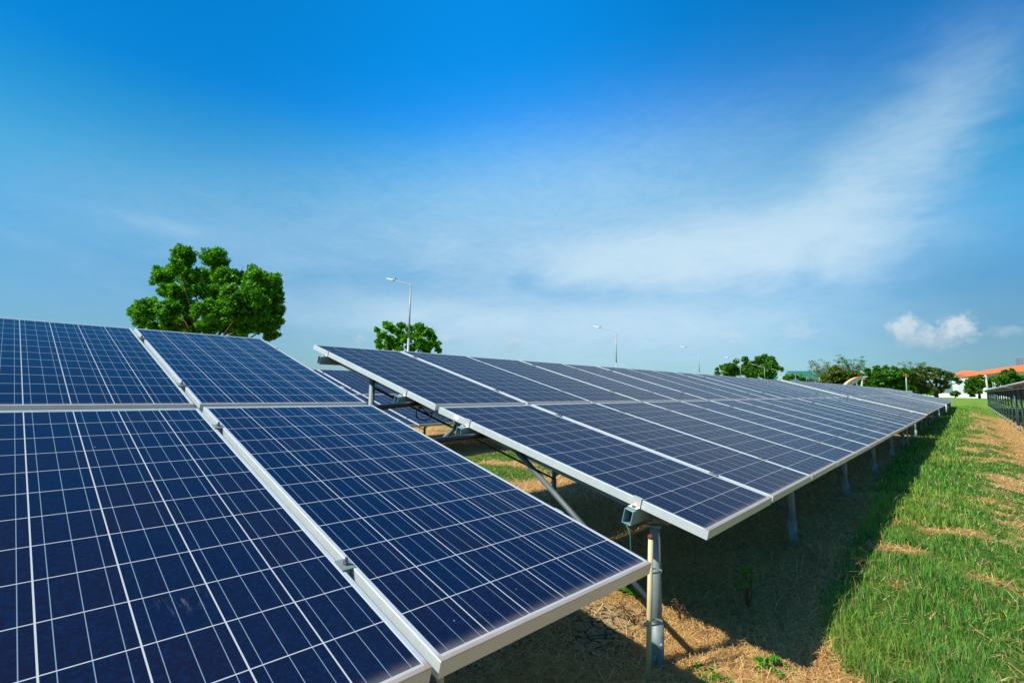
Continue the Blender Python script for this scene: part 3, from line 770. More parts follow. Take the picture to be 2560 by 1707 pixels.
# ------------------------------------------------------------------ pipes and cables near the gap
def yellow_pipe(x, y, z1, label, cap=True, lean=(0, 0), straps=()):
    z0 = float(gz(x, y)) - .02
    R = empty('plastic_pipe', (x, y, z0), label, 'pipe', 'yellow plastic pipes strapped to the posts')
    m = MB(); m.cyl((x, y, z0), (x + lean[0], y + lean[1], z1), .0115, n=16); m.build('tube', M['ypipe'], R, smooth=True)
    if cap:
        m = MB(); q = np.array([x + lean[0], y + lean[1], z1])
        m.tube([q + [0, 0, -.002], q + [0, 0, .004], q + [0, 0, .013], q + [0, 0, .019]], [.0117, .014, .0125, .005], n=14)
        m.build('cap', M['rust'], R, smooth=True)
        # small printed ticks down the pipe
        m = MB()
        d = CAM - np.array([x, y, 0]); an = math.atan2(d[1], d[0])
        for i in range(9):
            zz = z1 - .035 - i * .016; rr = .0118
            c = np.array([x, y, zz]); t_ = np.array([math.cos(an + .1), math.sin(an + .1), 0]); s_ = np.array([-t_[1], t_[0], 0])
            m.box(c + t_ * rr - s_ * .0015, s_ * .003, np.array([0, 0, .006 if i % 3 else .010]), t_ * .0006)
        m.build('printed_marks', M['black'], R)
    for zz in straps:
        m = MB(); pc = np.array([1.618, .563, zz]); yc = np.array([x, y, zz]); ax = yc - pc; l = np.linalg.norm(ax); ax /= l; s_ = np.array([-ax[1], ax[0], 0])
        loop = []
        for k in range(33):
            t = 2 * math.pi * k / 32; r_ = .0255 if math.cos(t) < 0 else .0125
            loop.append((pc if math.cos(t) < 0 else yc) + r_ * (ax * math.cos(t) + s_ * math.sin(t)))
        for k in range(32):
            o_ = loop[k] - pc; o_[2] = 0; o_ = o_ / np.linalg.norm(o_) * .0015
            m.box(loop[k], loop[k + 1] - loop[k], [0, 0, .008], o_)
        m.build('strap', M['galv'], R)
    return R
yellow_pipe(1.600, .498, -.548, 'yellow plastic pipe with red-brown cap strapped to the nearest post', lean=(.026, .002), straps=(-.71, -.935))
yellow_pipe(1.575, -.715, -.56, 'tan pipe below the joint of the nearest table, at the bottom edge', cap=False)
fr = T1.pt(.115 + 2.64 * 5, 1.60); yellow_pipe(fr[0] + .04, fr[1], float(T1.pt(13, 1.6)[2]) - .1, 'pale yellow pipe on the sixth post along the long row', cap=False)
fr = T2.pt(.3 + 2.64 * 3, 1.60); yellow_pipe(fr[0] + .04, fr[1], float(T2.pt(8, 1.6)[2]) - .1, 'pale yellow pipe under the second table of the long row', cap=False)
fr = T3.pt(-.05, 1.84)
m = MB(); m.tube([fr + [0.02, 0, -.02], fr + [.04, 0, -.06], [fr[0] + .04, fr[1], float(gz(fr[0], fr[1])) + .25]], .03, n=10)
tag(m.build('white_pipe', M['white'], None, True), 'white pipe hanging from the corner of the third table', 'pipe')

def wob(pts, k=10, r=.003):
    pts = [np.array(p, float) for p in pts]; out = []
    for i in range(len(pts) - 1):
        p0 = pts[max(i - 1, 0)]; p1, p2 = pts[i], pts[i + 1]; p3 = pts[min(i + 2, len(pts) - 1)]
        for j in range(k):
            t = j / k
            out.append(0.5 * ((2 * p1) + (-p0 + p2) * t + (2 * p0 - 5 * p1 + 4 * p2 - p3) * t * t + (-p0 + 3 * p1 - 3 * p2 + p3) * t ** 3))
    out.append(pts[-1]); return out
m = MB(); m.tube(wob([(-.25, -.35, -.055), (-.25, .164, -.028), (-.25, .55, -.002), (-.26, .85, .004), (-.30, 1.1, .0)]), .0195, n=16)
tag(m.build('conduit', M['black'], None, True), 'upper black conduit crossing the gap between the two tables', 'conduit', 'black conduits bridging the gap between tables')
m = MB(); m.tube(wob([(.43, -.35, -.235), (.42, .18, -.196), (.42, .54, -.184), (.41, .74, -.180)]), .0195, n=16)
tag(m.build('conduit', M['black'], None, True), 'lower black conduit crossing the gap between the two tables', 'conduit', 'black conduits bridging the gap between tables')
lc = np.array([-.42, .74, -.075])
lp = [lc + np.array([-.02, .0, .07]), lc + [-.05, -.035, .0], lc + [-.03, -.03, -.055], lc + [.02, .02, -.065], lc + [.05, .045, -.02], lc + [.04, .04, .05]]
m = MB(); m.tube(wob(lp), .0052, n=8)
lp2 = [lc + np.array([-.01, .01, .08]), lc + [-.015, .0, .03], lc + [.01, .03, -.01], lc + [.045, .05, .0], lc + [.05, .05, .06]]
m.tube(wob(lp2), .005, n=8)
m.tube(wob([lc + [.04, .05, .05], lc + [.10, .06, -.005], lc + [.17, .06, -.03], lc + [.25, .07, -.02], lc + [.33, .09, .01]]), .0030, n=8)
m.tube([lc + [.045, .045, .06], lc + [.047, .047, .0]], .009, n=8); m.tube([lc + [-.028, -.01, .07], lc + [-.028, -.01, .02]], .010, n=8)
tag(m.build('cable', M['black'], None, True), 'black cable hanging in a loop under the end of the middle table', 'cable')
m = MB(); m.tube(wob([T1.pt(.16, 1.42, -.13), T1.pt(.15, 1.43, -.2), T1.pt(.13, 1.47, -.23), T1.pt(.12, 1.5, -.31)]), .004, n=8)
m.tube([T1.pt(.15, 1.43, -.17), T1.pt(.15, 1.43, -.215)], .009, n=8)
tag(m.build('cable', simple('green_cable', (.02, .10, .07), .5), None, True), 'short green cable hanging beside the nearest post top', 'cable')

# ------------------------------------------------------------------ small plants
def leaf_cloud(centers, radii, nper, size, aspect=0.45, shell=0.55, upb=0.25, squash=None):
    """leaf sized diamond faces filling ellipsoids"""
    P = []
    for (c, r, k) in zip(centers, radii, nper):
        d = rng.normal(0, 1, (k, 3)); d /= np.linalg.norm(d, axis=1)[:, None]
        rad = (shell + (1 - shell) * rng.uniform(0, 1, k) ** 0.5)[:, None] * rng.uniform(.72, 1.0, (k, 1))
        sc_ = np.array([1, 1, .82]) if squash is None else np.array(squash)
        P.append(np.array(c) + d * rad * r * sc_)
    P = np.concatenate(P); n = len(P)
    nr = rng.normal(0, 1, (n, 3)); nr[:, 2] = np.abs(nr[:, 2]) + upb; nr /= np.linalg.norm(nr, axis=1)[:, None]
    a = np.cross(nr, rng.normal(0, 1, (n, 3))); a /= np.linalg.norm(a, axis=1)[:, None]; b = np.cross(nr, a)
    s = size * rng.uniform(.6, 1.35, (n, 1)); w = s * aspect
    V = np.stack([P - a * s * .5, P + b * w * .5 - nr * s * .06, P + a * s * .5, P - b * w * .5 - nr * s * .06], 1).reshape(-1, 3)
    F = np.arange(n)[:, None] * 4 + np.array([0, 1, 2, 3])
    return V, F
def weed(x, y, rad, hgt, n, label, size=.03):
    z = float(gz(x, y)); R = empty('weed', (x, y, z), label, 'weed', 'small green weeds on the dry ground')
    cs = [(x + rng.normal(0, rad * .5), y + rng.normal(0, rad * .5), z + rng.uniform(.3, 1) * hgt) for _ in range(14)]
    V, F = leaf_cloud(cs, [rad * .35] * 14, [n // 14] * 14, size, .7, .1, 1.2, (1, 1, .4))
    V[:, 2] = np.maximum(V[:, 2], z + .004)
    o = mesh_np('leaves', V - np.array([x, y, z]), [F], M['weed']); o.parent = R
    m = MB()
    for c in cs: m.cyl((x, y, z - .01), c, .0022, .0012, n=5)
    m.build('stems', M['weed'], R)
weed(1.915, 1.02, .085, .045, 520, 'bright green leafy weed on straw near the grass edge', .018)
weed(1.79, .74, .09, .03, 420, 'low leafy weed in half shade at the bottom edge', .016)
weed(1.10, 1.25, .07, .08, 260, 'small dark weed in the shade behind the nearest panel corner', .03)
def stalk_plant(x, y, hgt, n, label, leafy):
    z = float(gz(x, y)); R = empty('stalk_plant', (x, y, z), label, 'plant')
    m = MB(); tops = []
    for i in range(n):
        t = np.array([x + rng.normal(0, .055), y + rng.normal(0, .055), z + hgt * rng.uniform(.6, 1.05)]); mid = (np.array([x, y, z]) + t) / 2 + rng.normal(0, .012, 3)
        m.tube([(x, y, z - .01), mid, t], [.004, .003, .0018], n=6); tops.append(t)
        for k in range(3):
            q = mid + (t - mid) * rng.uniform(0, 1); m.tube([q, q + rng.normal(0, .025, 3) + [0, 0, .02]], [.0016, .0008], n=5)
    m.build('stems', M['stalk'], R, True)
    if leafy:
        V, F = leaf_cloud([tops[i] for i in range(min(4, n))], [.045] * min(4, n), [26] * min(4, n), .032, .45, .3, .8, (1, 1, .5))
        o = mesh_np('leaves', V - np.array([x, y, z]), [F], M['weed']); o.parent = R
    else:
        V, F = leaf_cloud([t - [0, 0, .03] for t in tops], [.03] * n, [22] * n, .014, .5, .2, .2)
        o = mesh_np('seed_heads', V - np.array([x, y, z]), [F], M['stalk']); o.parent = R
stalk_plant(1.66, 1.62, .26, 6, 'leafy plant on thin dark stalks in the shade by the grass', True)
stalk_plant(1.45, 1.17, .14, 5, 'reddish dry weed behind the nearest post', False)
stalk_plant(1.30, .95, .12, 4, 'brown dry weed left of the reddish one', False)

# ------------------------------------------------------------------ street lamps
def lamp_proto():
    R = empty('street_lamp', (0, 0, 0), '', 'street lamp', 'street lamps along the road behind the field')
    m = MB(); m.cyl((0, 0, 0), (0, 0, 4.3), .10, .085, n=14); m.cyl((0, 0, 4.3), (0, 0, 7.75), .065, .045, n=14)
    m.build('pole', M['lampm'], R, smooth=True)
    u = np.array([-3.3, .3, .92])
    m = MB(); m.tube(wob([(0, 0, 7.70), (-.02, 0, 7.86), (-.14, .012, 7.97), np.array([0, 0, 7.93]) + u * .15, np.array([0, 0, 7.93]) + u * .75], 5), .035, n=10)
    m.build('arm', M['lampm'], R, smooth=True)
    d = u / np.linalg.norm(u); s = np.cross(d, [0, 0, 1]); s /= np.linalg.norm(s); w = np.cross(s, d)
    p = np.array([0, 0, 7.93]) + u * .73
    m = MB()
    for (l0, l1, hw0, hw1, h0, h1) in ((0, .12, .06, .11, .05, .07), (.12, .85, .11, .15, .07, .05)):
        a, b = p + d * l0, p + d * l1
        V = [a - s * hw0, a + s * hw0, b + s * hw1, b - s * hw1, a - s * hw0 + w * h0, a + s * hw0 + w * h0, b + s * hw1 + w * h1, b - s * hw1 + w * h1]
        m.add(V, [(3, 2, 1, 0), (4, 5, 6, 7), (0, 1, 5, 4), (1, 2, 6, 5), (2, 3, 7, 6), (3, 0, 4, 7)])
    m.build('lamp_head', M['white'], R)
    m = MB(); q = p - d * .22
    m.cyl(q + w * .03, q + w * .03 + w * .2 - d * .1, .022, n=8); m.box(q - s * .04 - w * .05, d * .22, s * .08, w * .07)
    m.build('photocell', M['galv_dark'], R)
    return R
def dup(root, loc, label, rot=0.0):
    r = root.copy(); col.objects.link(r); r.location = tuple(loc); r.rotation_euler = (0, 0, rot); r['label'] = label
    for ch in list(root.children):
        c = ch.copy(); col.objects.link(c); c.parent = r
    return r
LP = [(-24.54, 18.04, 'tallest street lamp, in front of the small round tree'), (-28.28, 50.36, 'street lamp against open sky right of the small tree'),
      (-32.07, 82.62, 'street lamp on open sky just left of the dark tree clump'), (-36.0, 113.3, 'street lamp in front of the left part of the dark tree clump'),
      (-40.98, 145.8, 'street lamp in front of the right part of the dark tree clump'), (-44.94, 176.4, 'distant street lamp beside the white gable'),
      (-49.2, 207.9, 'tiny street lamp in front of the teal roof'), (-53.1, 239.4, 'tiny street lamp among the bushes right of the gable'),
      (-57.0, 271.0, 'farthest tiny street lamp behind the bushes')]
L0 = lamp_proto()
for i, (lx, ly, lab) in enumerate(LP):
    z = 6.78 - 7.86
    if i == 0:
        L0.location = (lx, ly, z); L0['label'] = lab
    else: dup(L0, (lx, ly, z), lab)

# ------------------------------------------------------------------ trees
def crown_pts(crop, lobes, depth, rnd_depth=1.0, grow=1.0):
    ox, oy, s = crop; C_ = []; Rr = []
    P = np.array([(ox + a / s, oy + b / s) for a, b, r in lobes]); ctr = P.mean(0); ext = np.abs(P - ctr).max(0) + 1e-6
    for (a, b, r), p in zip(lobes, P):
        rr = r / s * depth / FPX * grow
        rho = min(1.0, float(np.hypot(*((p - ctr) / ext)) / 1.25)); span = math.sqrt(max(0.05, 1 - rho ** 2)) * ext[0] * depth / FPX * rnd_depth
        for k in range(2 if span > rr else 1):
            dd = rng.uniform(-1, 1) * span
            C_.append(place(p[0], p[1], depth + dd)); Rr.append(rr * rng.uniform(.9, 1.1))
    return C_, Rr
def tree(name, crop, lobes, depth, leafm, label, leaf=.2, dens=1.0, base_px=None, trunk=.25, group='trees beyond the field', aspect=.45, shell=.35, nlimb=14, squash=None, limbs=True, sub=20, grow=1.0):
    C_, Rr = crown_pts(crop, lobes, depth, 1.0, grow)
    ctr = np.mean(C_, 0)
    if base_px is None: bx, by = ctr[0], ctr[1]
    else:
        q = place(base_px, 970, depth); bx, by = q[0], q[1]
    bz = float(gz(bx, by)) - .1
    R = empty(name, (bx, by, bz), label, 'tree', group)
    # every lobe is itself a cluster of small leaf clumps
    cs, rs, ns = [], [], []
    for c, r in zip(C_, Rr):
        for k in range(sub):
            d = rng.normal(0, 1, 3); d /= np.linalg.norm(d); d[2] = d[2] * .85
            rr = r * rng.uniform(.22, .5)
            cs.append(np.array(c) + d * (r - rr * .5) * rng.uniform(.35, 1.15)); rs.append(rr)
            ns.append(max(6, int(dens * 24 * (rr / leaf) ** 2)))
    V, F = leaf_cloud(cs, rs, ns, leaf, aspect, shell, .35, squash)
    V = np.where(V[:, 2:3] < bz + .3, V + [0, 0, .4], V)
    o = mesh_np('crown', V - np.array([bx, by, bz]), [F], leafm); o.parent = R
    m = MB(); b0 = np.array([bx, by, bz]); hgt = ctr[2] - bz
    fork = b0 + np.array([rng.normal(0, .1), rng.normal(0, .1), hgt * .45])
    m.tube([b0, b0 + (fork - b0) * .5 + [.05, 0, 0], fork], [trunk, trunk * .8, trunk * .7], n=10)
    order = rng.permutation(len(C_))[:nlimb]
    for i in order:
        e = np.array(C_[i]); mid = fork + (e - fork) * .5 + rng.normal(0, .06, 3) * hgt * .5
        m.tube([fork, mid, e, e + (e - mid) * .25], [trunk * .45, trunk * .28, trunk * .12, trunk * .04], n=7)
    m.build('trunk', M['bark'], R, True)
    return R

lob1 = [(930,220,150),(860,330,120),(1290,220,140),(1390,330,120),(650,470,140),(760,420,120),(1000,470,140),(1200,460,150),(1450,480,150),(1600,480,110),(1800,470,140),(1950,540,150),(2080,520,100),(2100,650,110),(700,650,120),(850,680,150),(1050,640,150),(1300,680,150),(1550,700,160),(1800,720,170),(2020,760,150),(2100,900,105),(420,880,130),(310,930,85),(490,800,95),(420,1030,130),(720,880,130),(700,990,90),(900,850,150),(1150,900,150),(1400,900,160),(1650,920,160),(1900,950,150),(2070,1050,110),(760,1090,120),(1000,1080,140),(1250,1080,140),(1500,1080,150),(1700,1120,130),(1950,1130,95),(2060,1200,75),(550,1110,80),(1990,1240,55),(1000,1250,130),(1300,1300,130),(1600,1300,120)]
tree('broadleaf_tree', (280, 600, 5.113), lob1, 25, M['leafA'], 'large bright green tree rising behind the nearest table', leaf=.17, dens=1.3, grow=1.06, trunk=.18, nlimb=20, aspect=.45, sub=30)
lob2 = [(300,1020,60),(480,930,75),(560,1000,110),(740,950,85),(700,1080,120),(900,1010,100),(1060,980,90),(1150,1060,100),(1250,1060,75),(1280,1150,100),(1390,1280,75),(1400,1390,60),(400,1120,90),(330,1230,65),(350,1330,70),(520,1200,110),(650,1280,120),(850,1180,110),(1000,1150,110),(1080,1280,120),(1250,1300,110),(900,1340,100),(500,1340,90),(1200,1410,90),(700,1380,80),(850,1480,90),(600,1480,80),(1100,1500,90)]
tree('broadleaf_tree', (900, 680, 7.127), lob2, 50, M['leafA'], 'small round green tree behind the tallest lamp pole', leaf=.30, dens=1.2, trunk=.2, nlimb=16, aspect=.6)
lob3 = [(200,430,42),(200,370,25),(280,340,55),(350,330,65),(330,420,75),(420,330,60),(480,255,45),(500,380,95),(600,225,50),(650,320,90),(790,205,50),(730,300,80),(890,190,50),(850,280,90),(980,240,75),(950,350,100),(1040,290,50),(1060,350,55),(1140,370,28),(1000,430,70),(900,420,95),(780,400,90),(650,420,90),(720,480,80),(400,440,70),(950,490,60)]
tree('broadleaf_tree', (1760, 860, 5.88), lob3, 205, M['leafB'], 'dark wide tree clump standing behind three lamp poles', leaf=1.1, dens=1.0, trunk=.3, nlimb=14, aspect=.6)
tree('bush', (1760, 860, 5.88), [(1210,510,60),(1300,470,50),(1390,480,50),(1460,520,55),(1250,560,60),(1400,580,60)], 300, M['leafB'], 'round dark bush beside the white gable', leaf=1.2, dens=1.1, trunk=.2, nlimb=4, aspect=.7, group='bushes in the far distance')
tree('bush', (1760, 860, 5.88), [(1540,545,45),(1600,545,45),(1660,560,40),(1540,590,50),(1640,600,50)], 300, M['leafP'], 'light green bush in front of the teal roof', leaf=1.2, dens=1.1, trunk=.2, nlimb=4, aspect=.7, group='bushes in the far distance')
Cx = (2000, 880, 6.533)
olive = [(590,270,55),(520,330,50),(600,350,80),(700,370,80),(820,390,80),(950,400,70),(450,430,75),(560,450,80),(700,480,80),(850,490,75),(380,500,60),(920,350,45),(1000,470,60),(600,540,60),(780,550,60)]
tree('broadleaf_tree', Cx, olive, 118, M['leafO'], 'olive yellowish tree left of the curved orange canopy', leaf=.6, dens=1.1, grow=1.3, trunk=.3, nlimb=8, aspect=.7)
rain1 = [(1100,290,38),(1250,275,45),(1400,265,45),(1550,270,45),(1150,380,75),(1300,370,80),(1450,370,85),(1600,370,80),(1690,290,45),(1770,330,60),(1250,480,80),(1400,490,85),(1550,500,90),(1650,470,90),(1150,510,75),(1300,570,60),(1080,560,60),(1650,580,60),(1500,590,60)]
tree('rain_tree', Cx, rain1, 130, M['leafR'], 'wide green rain tree right of the curved orange canopy', leaf=.5, dens=1.15, grow=1.3, trunk=.5, nlimb=12, aspect=.7, squash=(1.25, 1.25, .6))
rain2 = [(1850,300,45),(1980,290,50),(2100,285,50),(2230,300,50),(1900,390,75),(2050,400,75),(2200,390,70),(2330,340,45),(1850,480,65),(1950,520,75),(2000,620,60),(2100,560,60),(2250,470,50),(2400,350,35),(2480,370,35),(2420,430,40),(2540,440,40),(2600,490,35),(2350,500,45),(2200,600,50),(2400,560,40),(2300,620,40)]
tree('rain_tree', Cx, rain2, 135, M['leafRR'], 'reddish tinged spreading tree before the white building', leaf=.5, dens=.8, grow=1.25, trunk=.5, nlimb=14, aspect=.7, squash=(1.2, 1.2, .6))
Cr = (2340, 880, 9.8)
tree('broadleaf_tree', Cx, [(1720,420,70),(1760,520,80),(1850,560,80),(1950,640,70),(2080,640,70),(2180,660,60),(1650,560,80),(2260,620,60)], 152, M['leafB'], 'dark low tree filling the gap between the two rain trees', leaf=.55, dens=1.0, grow=1.2, trunk=.3, nlimb=6, aspect=.7)
r1 = [(800,740,65),(900,680,75),(1000,640,60),(1100,610,50),(850,850,95),(1000,800,100),(1100,760,90),(780,950,70),(900,970,75),(1050,930,80),(1200,640,55),(1300,680,70),(1250,790,90),(1380,640,50),(900,1050,50)]
tree('broadleaf_tree', Cr, r1, 140, M['leafB'], 'round dark tree in front of the orange roofed building', leaf=.5, dens=1.0, grow=1.2, trunk=.35, nlimb=10, aspect=.7)
r2 = [(1620,540,65),(1720,480,60),(1850,420,32),(1850,510,75),(1950,600,75),(1700,620,95),(1850,680,95),(2000,720,85),(2080,640,65),(1560,620,65),(1600,720,85),(1500,770,70),(1450,690,60),(1750,790,80),(2170,640,70),(2250,620,80)]
tree('broadleaf_tree', Cr, r2, 120, M['leafB'], 'dark tree above the right-hand row hiding the orange roof', leaf=.45, dens=1.0, grow=1.15, trunk=.35, nlimb=10, aspect=.7)
tree('bush', Cr, [(450,990,60),(540,1010,60),(390,1030,45),(480,1050,60)], 150, M['leafB'], 'low dark bush before the white wall', leaf=.6, dens=1.0, trunk=.15, nlimb=4, aspect=.7, group='bushes in the far distance')
def feather_tree(crop, base, tips, depth, leafm, label, leafy, cs=.5, th=.10):
    ox, oy, s = crop
    pp = lambda a, b: place(ox + a / s, oy + b / s, depth)
    b0 = pp(*base); bz = float(gz(b0[0], b0[1])) - .1
    R = empty('sparse_tree', (b0[0], b0[1], bz), label, 'tree', 'trees beyond the field')
    m = MB(); m.tube([(b0[0], b0[1], bz), b0], [th * 2, th * 1.3], n=8); cl = []
    for (a, b) in tips:
        e = pp(a, b) + rng.normal(0, .8, 3) * np.array([1, 1, 0]); mid = b0 + (e - b0) * .5 + rng.normal(0, .25, 3)
        m.tube([b0, mid, e], [th, th * .55, th * .2], n=6)
        for k in range(5):
            q = mid + (e - mid) * rng.uniform(.1, 1.0); q2 = q + rng.normal(0, .6, 3); m.tube([q, q2], [th * .25, th * .1], n=5); cl.append(q2)
        cl.append(e)
    m.build('trunk', M['bark'] if leafm is not M['leafP'] else M['concrete'], R, True)
    V, F = leaf_cloud(cl, [cs] * len(cl), [leafy] * len(cl), .34, .5, .1, .3, (1.3, 1.3, .5))
    o = mesh_np('crown', V - np.array([b0[0], b0[1], bz]), [F], leafm); o.parent = R
feather_tree(Cx, (320, 420), [(220,150),(270,170),(330,220),(400,180),(460,230),(240,230),(160,300),(500,280),(380,300)], 125, M['leafP'], 'pale sparse tree with bare twigs in front of the teal roof', 22, .8, .12)
feather_tree(Cx, (840, 330), [(600,150),(680,110),(770,100),(860,130),(960,150),(980,200),(640,210),(730,180),(900,230),(980,290),(780,240)], 128, M['leafB'], 'feathery open crowned tree left above the olive tree', 20, .7, .11)
feather_tree(Cx, (1880, 285), [(1750,180),(1830,165),(1900,200),(1990,180),(2050,205),(1960,230)], 150, M['leafB'], 'bare feathery tree top showing above the rain trees', 12, .6, .12)

# ------------------------------------------------------------------ buildings and other far things
def wallbox(m, A, B, z0, z1, thick, mi=0):      # vertical slab from A to B (xy), thickness away from the viewer
    A = np.array([A[0], A[1], 0.0]); B = np.array([B[0], B[1], 0.0]); d = B - A; nrm = np.array([-d[1], d[0], 0]); nrm /= np.linalg.norm(nrm)
    if nrm @ (A - np.array([CAM[0], CAM[1], 0])) < 0: nrm = -nrm
    m.box(A + [0, 0, z0], d, nrm * thick, [0, 0, z1 - z0], mi); return d / np.linalg.norm(d), nrm
A = place(2409, 985, 225); B = place(2545, 985, 165); zg = float(gz(A[0], A[1])) - .3
R = empty('school_building', ((A[0] + B[0]) / 2, (A[1] + B[1]) / 2, zg), 'white building with long orange roof at the far right', 'building')
m = MB(); d, nr = wallbox(m, A, B, zg, 9.0, 14); m.build('wall', M['white'], R)
L_ = float(np.linalg.norm((B - A)[:2])); A0 = np.array([A[0], A[1], 0]); 
m = MB(); ov = 1.3
e0 = A0 - d * ov - nr * ov + [0, 0, 9.0]; e1 = A0 + d * (L_ + ov) - nr * ov + [0, 0, 9.0]; e2 = e1 + nr * (14 + 2 * ov); e3 = e0 + nr * (14 + 2 * ov)
r0_ = A0 + d * 5 + nr * 7 + [0, 0, 12.0]; r1_ = A0 + d * (L_ - 5) + nr * 7 + [0, 0, 12.0]
m.add([e0, e1, e2, e3, r0_, r1_, e0 - [0, 0, .3], e1 - [0, 0, .3], e2 - [0, 0, .3], e3 - [0, 0, .3]], [(0, 1, 5, 4), (1, 2, 5), (2, 3, 4, 5), (3, 0, 4), (0, 6, 7, 1), (1, 7, 8, 2), (2, 8, 9, 3), (3, 9, 6, 0), (9, 8, 7, 6)])
m.build('roof', M['orange_roof'], R)
for fl, zz in enumerate((7.0, 4.0, 1.0)):
    nw = int(L_ / 3.2)
    for i in range(nw):
        p = A0 + d * (1.2 + i * 3.2) - nr * .06 + [0, 0, zz]
        m = MB(); m.box(p, d * 1.9, nr * .05, [0, 0, 1.3]); m.build('window', M['window'], R)
A2 = place(2383, 985, 250); B2 = place(2412, 985, 240); zg2 = float(gz(A2[0], A2[1])) - .3
R = empty('white_building', ((A2[0] + B2[0]) / 2, (A2[1] + B2[1]) / 2, zg2), 'lower white block with a small orange roof left of the long roof', 'building')
m = MB(); d, nr = wallbox(m, A2, B2, zg2, 10.6, 10); m.build('wall', M['white'], R)
a0 = np.array([A2[0], A2[1], 0]); Lb = float(np.linalg.norm((B2 - A2)[:2])); m = MB()
e0 = a0 - d - nr + [0, 0, 10.6]; e1 = a0 + d * (Lb + 1) - nr + [0, 0, 10.6]; e2 = e1 + nr * 12; e3 = e0 + nr * 12; r0_ = a0 + d * 0 + nr * 5 + [0, 0, 13.2]; r1_ = a0 + d * Lb + nr * 5 + [0, 0, 12.4]
m.add([e0, e1, e2, e3, r0_, r1_], [(0, 1, 5, 4), (1, 2, 5), (2, 3, 4, 5), (3, 0, 4), (3, 2, 1, 0)]); m.build('roof', M['orange_roof'], R)
for i in range(2):
    m = MB(); m.box(a0 + d * (1 + i * 2.6) - nr * .06 + [0, 0, 8.2], d * 1.4, nr * .05, [0, 0, 1.4]); m.build('window', M['window'], R)
A3 = place(2300, 985, 190); B3 = place(2466, 985, 160); zg3 = float(gz(A3[0], A3[1])) - .2
m = MB(); wallbox(m, A3, B3, zg3, 1.35, .3)
tag(m.build('boundary_wall', M['white'], None), 'low white wall behind the tree trunks at the field end', 'wall')
A4 = place(2396, 985, 178); B4 = place(2413, 985, 172)
R = empty('white_building', (A4[0], A4[1], float(gz(A4[0], A4[1]))), 'plain tall white end wall of a block beside the round dark tree', 'building')
m = MB(); wallbox(m, A4, B4, zg3, 6.2, 6); m.build('wall', M['white'], R)
m = MB(); wallbox(m, A4 - [.3, .3, 0], B4 + [.3, -.3, 0], 6.2, 6.5, 6.6); m.build('parapet', M['white'], R)
# teal roofed hall with white gable
A5 = place(1958, 975, 345); B5 = place(2110, 975, 320); zg5 = float(gz(A5[0], A5[1])) - .3
R = empty('hall', ((A5[0] + B5[0]) / 2, (A5[1] + B5[1]) / 2, zg5), 'hall with a long teal roof behind the bushes', 'building')
m = MB(); d, nr = wallbox(m, A5, B5, zg5, 6.5, 22); m.build('wall', M['white'], R)
a0 = np.array([A5[0], A5[1], 0]); Lb = float(np.linalg.norm((B5 - A5)[:2])); m = MB()
e0 = a0 - d * .5 - nr + [0, 0, 6.4]; e1 = a0 + d * (Lb + .5) - nr + [0, 0, 6.4]; q0 = a0 - d * .5 + nr * 11 + [0, 0, 15.6]; q1 = a0 + d * (Lb + .5) + nr * 11 + [0, 0, 15.4]; e2 = e1 + nr * 24; e3 = e0 + nr * 24
m.add([e0, e1, q1, q0, e2, e3], [(0, 1, 2, 3), (3, 2, 4, 5), (0, 3, 5), (1, 4, 2)]); m.build('roof', M['teal_roof'], R)
# white gable of a smaller building
g0 = place(1944, 958, 290); zz0 = float(gz(g0[0], g0[1])); dR = RT * np.array([1, 1, 0]); dR /= np.linalg.norm(dR); nF = FW * np.array([1, 1, 0]); nF /= np.linalg.norm(nF)
R = empty('gabled_building', (g0[0], g0[1], zz0), 'small building with steep white gable trim beside the dark tree clump', 'building')
g = np.array([g0[0], g0[1], 0]) + dR * 1.5; ap = g + [0, 0, 10.0]
m = MB()
m.add([g - dR * 4.6 + [0, 0, 3.6], g + dR * 4.6 + [0, 0, 3.6], ap - [0, 0, .5], g - dR * 4.6 + [0, 0, 3.6] + nF * 9, g + dR * 4.6 + [0, 0, 3.6] + nF * 9, ap - [0, 0, .5] + nF * 9], [(0, 1, 2), (0, 2, 5, 3), (1, 4, 5, 2), (3, 5, 4)])
m.box(g - dR * 3.8 + [0, 0, zz0], dR * 7.6, nF * 9, [0, 0, 3.6 - zz0]); m.build('wall', M['teal_roof'], R)
m = MB()
for sx in (-1, 1):
    for off, wd in ((0, .9), (1.9, .6)):
        lo = g + dR * sx * (5.0 - off) + [0, 0, 3.2] - nF * .2; hi = ap - nF * .2 - [0, 0, off * .9]
        dd = hi - lo; m.box(lo, dd, np.array([0, 0, -wd * 1.3]) + dR * sx * -.2, nF * .15)
m.build('gable_trim', M['white'], R)
# curved canopy with orange edging
dpt = 60.0
R = empty('curved_canopy', tuple(place(2125, 990, dpt)), 'curved white canopy with orange edging sticking up behind the tables', 'canopy')
arc = [(2108, 972), (2113, 963.5), (2121, 955.5), (2131, 948.5), (2142, 943.5), (2155, 940.8), (2170.5, 940)]
lowr = [(2122, 974), (2127, 966), (2134, 959.5), (2141, 954), (2149, 949.5), (2159, 945.5), (2170.5, 941.2)]
m = MB(); Vt = []; sv_ = nF * 0.5
for (a, b) in zip(arc, lowr):
    p, q = place(*a, dpt), place(*b, dpt); Vt += [p, q, q + sv_ * .15, p + sv_]
F_ = []
for i in range(len(arc) - 1):
    for k in range(4): F_.append((i * 4 + k, i * 4 + (k + 1) % 4, i * 4 + 4 + (k + 1) % 4, i * 4 + 4 + k))
F_ += [(0, 3, 2, 1), (len(Vt) - 4, len(Vt) - 3, len(Vt) - 2, len(Vt) - 1)]
m.add(Vt, F_); m.build('shell', simple('pale_blue_white_paint', (.72, .77, .86), .5), R)
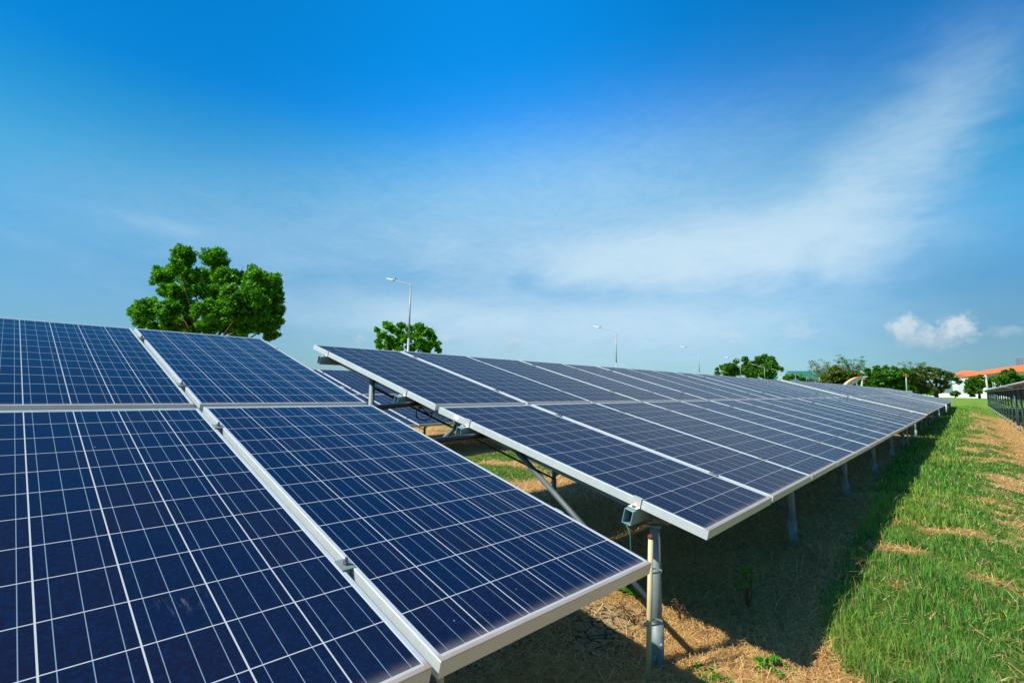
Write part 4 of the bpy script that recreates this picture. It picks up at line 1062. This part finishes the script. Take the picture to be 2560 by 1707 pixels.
m = MB(); m.tube([place(*a, dpt) - nF * .03 for a in arc[:6]], [.12, .12, .11, .10, .08, .04], n=8)
for i in (1, 2, 3, 4):
    a = arc[i]; b = lowr[i]; m.tube([place(*a, dpt) - nF * .05, place((a[0] + b[0]) / 2, (a[1] + b[1]) / 2, dpt) - nF * .05], [.10, .05], n=6)
m.build('orange_edging', simple('orange_paint', (.72, .22, .04), .6, var=.3, scale=4), R, True)
m = MB(); m.tube([place(2139, 955, dpt), place(2147, 972, dpt), place(2149, 990, dpt)], .07, n=8); m.build('strut', M['galv'], R, True)
# poles
def pole(px0, py0, px1, py1, depth, label, r=.12, mt='concrete', top=None):
    a = place(px0, py0, depth); b = place(px1, py1, depth); zb = float(gz(b[0], b[1])); t = (a[2] - zb) / (a[2] - b[2]); b2 = a + (b - a) * t
    R = empty('utility_pole', tuple(b2), label, 'pole', 'pale poles beyond the rows')
    m = MB(); m.cyl(b2, a, r, r * .7, n=12); m.build('shaft', M[mt], R, smooth=True)
    if top == 'red':
        m = MB(); m.cyl(a - [0, 0, .12], a + [0, 0, .2], .12, n=10); m.box(a - dR * .45 - nF * .05 - [0, 0, .05], dR * .9, nF * .1, [0, 0, .10]); m.build('crossarm', M['red'], R)
    else:
        m = MB(); m.box(a - dR * .35 - nF * .05 - [0, 0, .35], dR * .7, nF * .1, [0, 0, .10]); m.build('crossarm', M['concrete'], R)
pole(2155.5, 942, 2154.5, 968, 70, 'pale pole rising behind the tip of the curved canopy')
pole(2265, 939, 2266.6, 978, 75, 'grey pole with a red top in front of the rain trees', .09, mt='lampm', top='red')
pole(2463.5, 937, 2469, 973, 72, 'leaning pale concrete pole before the orange roof', .14)
pole(2486, 956, 2488, 972, 80, 'short pale pole right of the leaning pole', .09)
# lattice tower
t0 = place(2544.5, 896, 300); t1 = place(2551.5, 932, 300); zt = 1.0
R = empty('lattice_tower', (t1[0], t1[1], zt), 'narrow red and white lattice tower at the far right edge', 'tower')
m = MB(); H_ = t0[2]; wd = 1.9
c0 = np.array([t1[0], t1[1], zt])
corn = [dR * sx * wd / 2 + nF * sy * wd / 2 for sx, sy in ((-1, -1), (1, -1), (1, 1), (-1, 1))]
for c_ in corn: m.cyl(c0 + c_, c0 + c_ + [0, 0, H_ - zt], .13, n=6)
N_ = 16
for i in range(N_):
    z0_ = (H_ - zt) * i / N_; z1_ = (H_ - zt) * (i + 1) / N_
    for k in range(4):
        a, b = corn[k], corn[(k + 1) % 4]
        m.cyl(c0 + a + [0, 0, z1_], c0 + b + [0, 0, z1_], .09, n=5); m.cyl(c0 + a + [0, 0, z0_], c0 + b + [0, 0, z1_], .06, n=5)
m.build('lattice', M['maroon'], R)
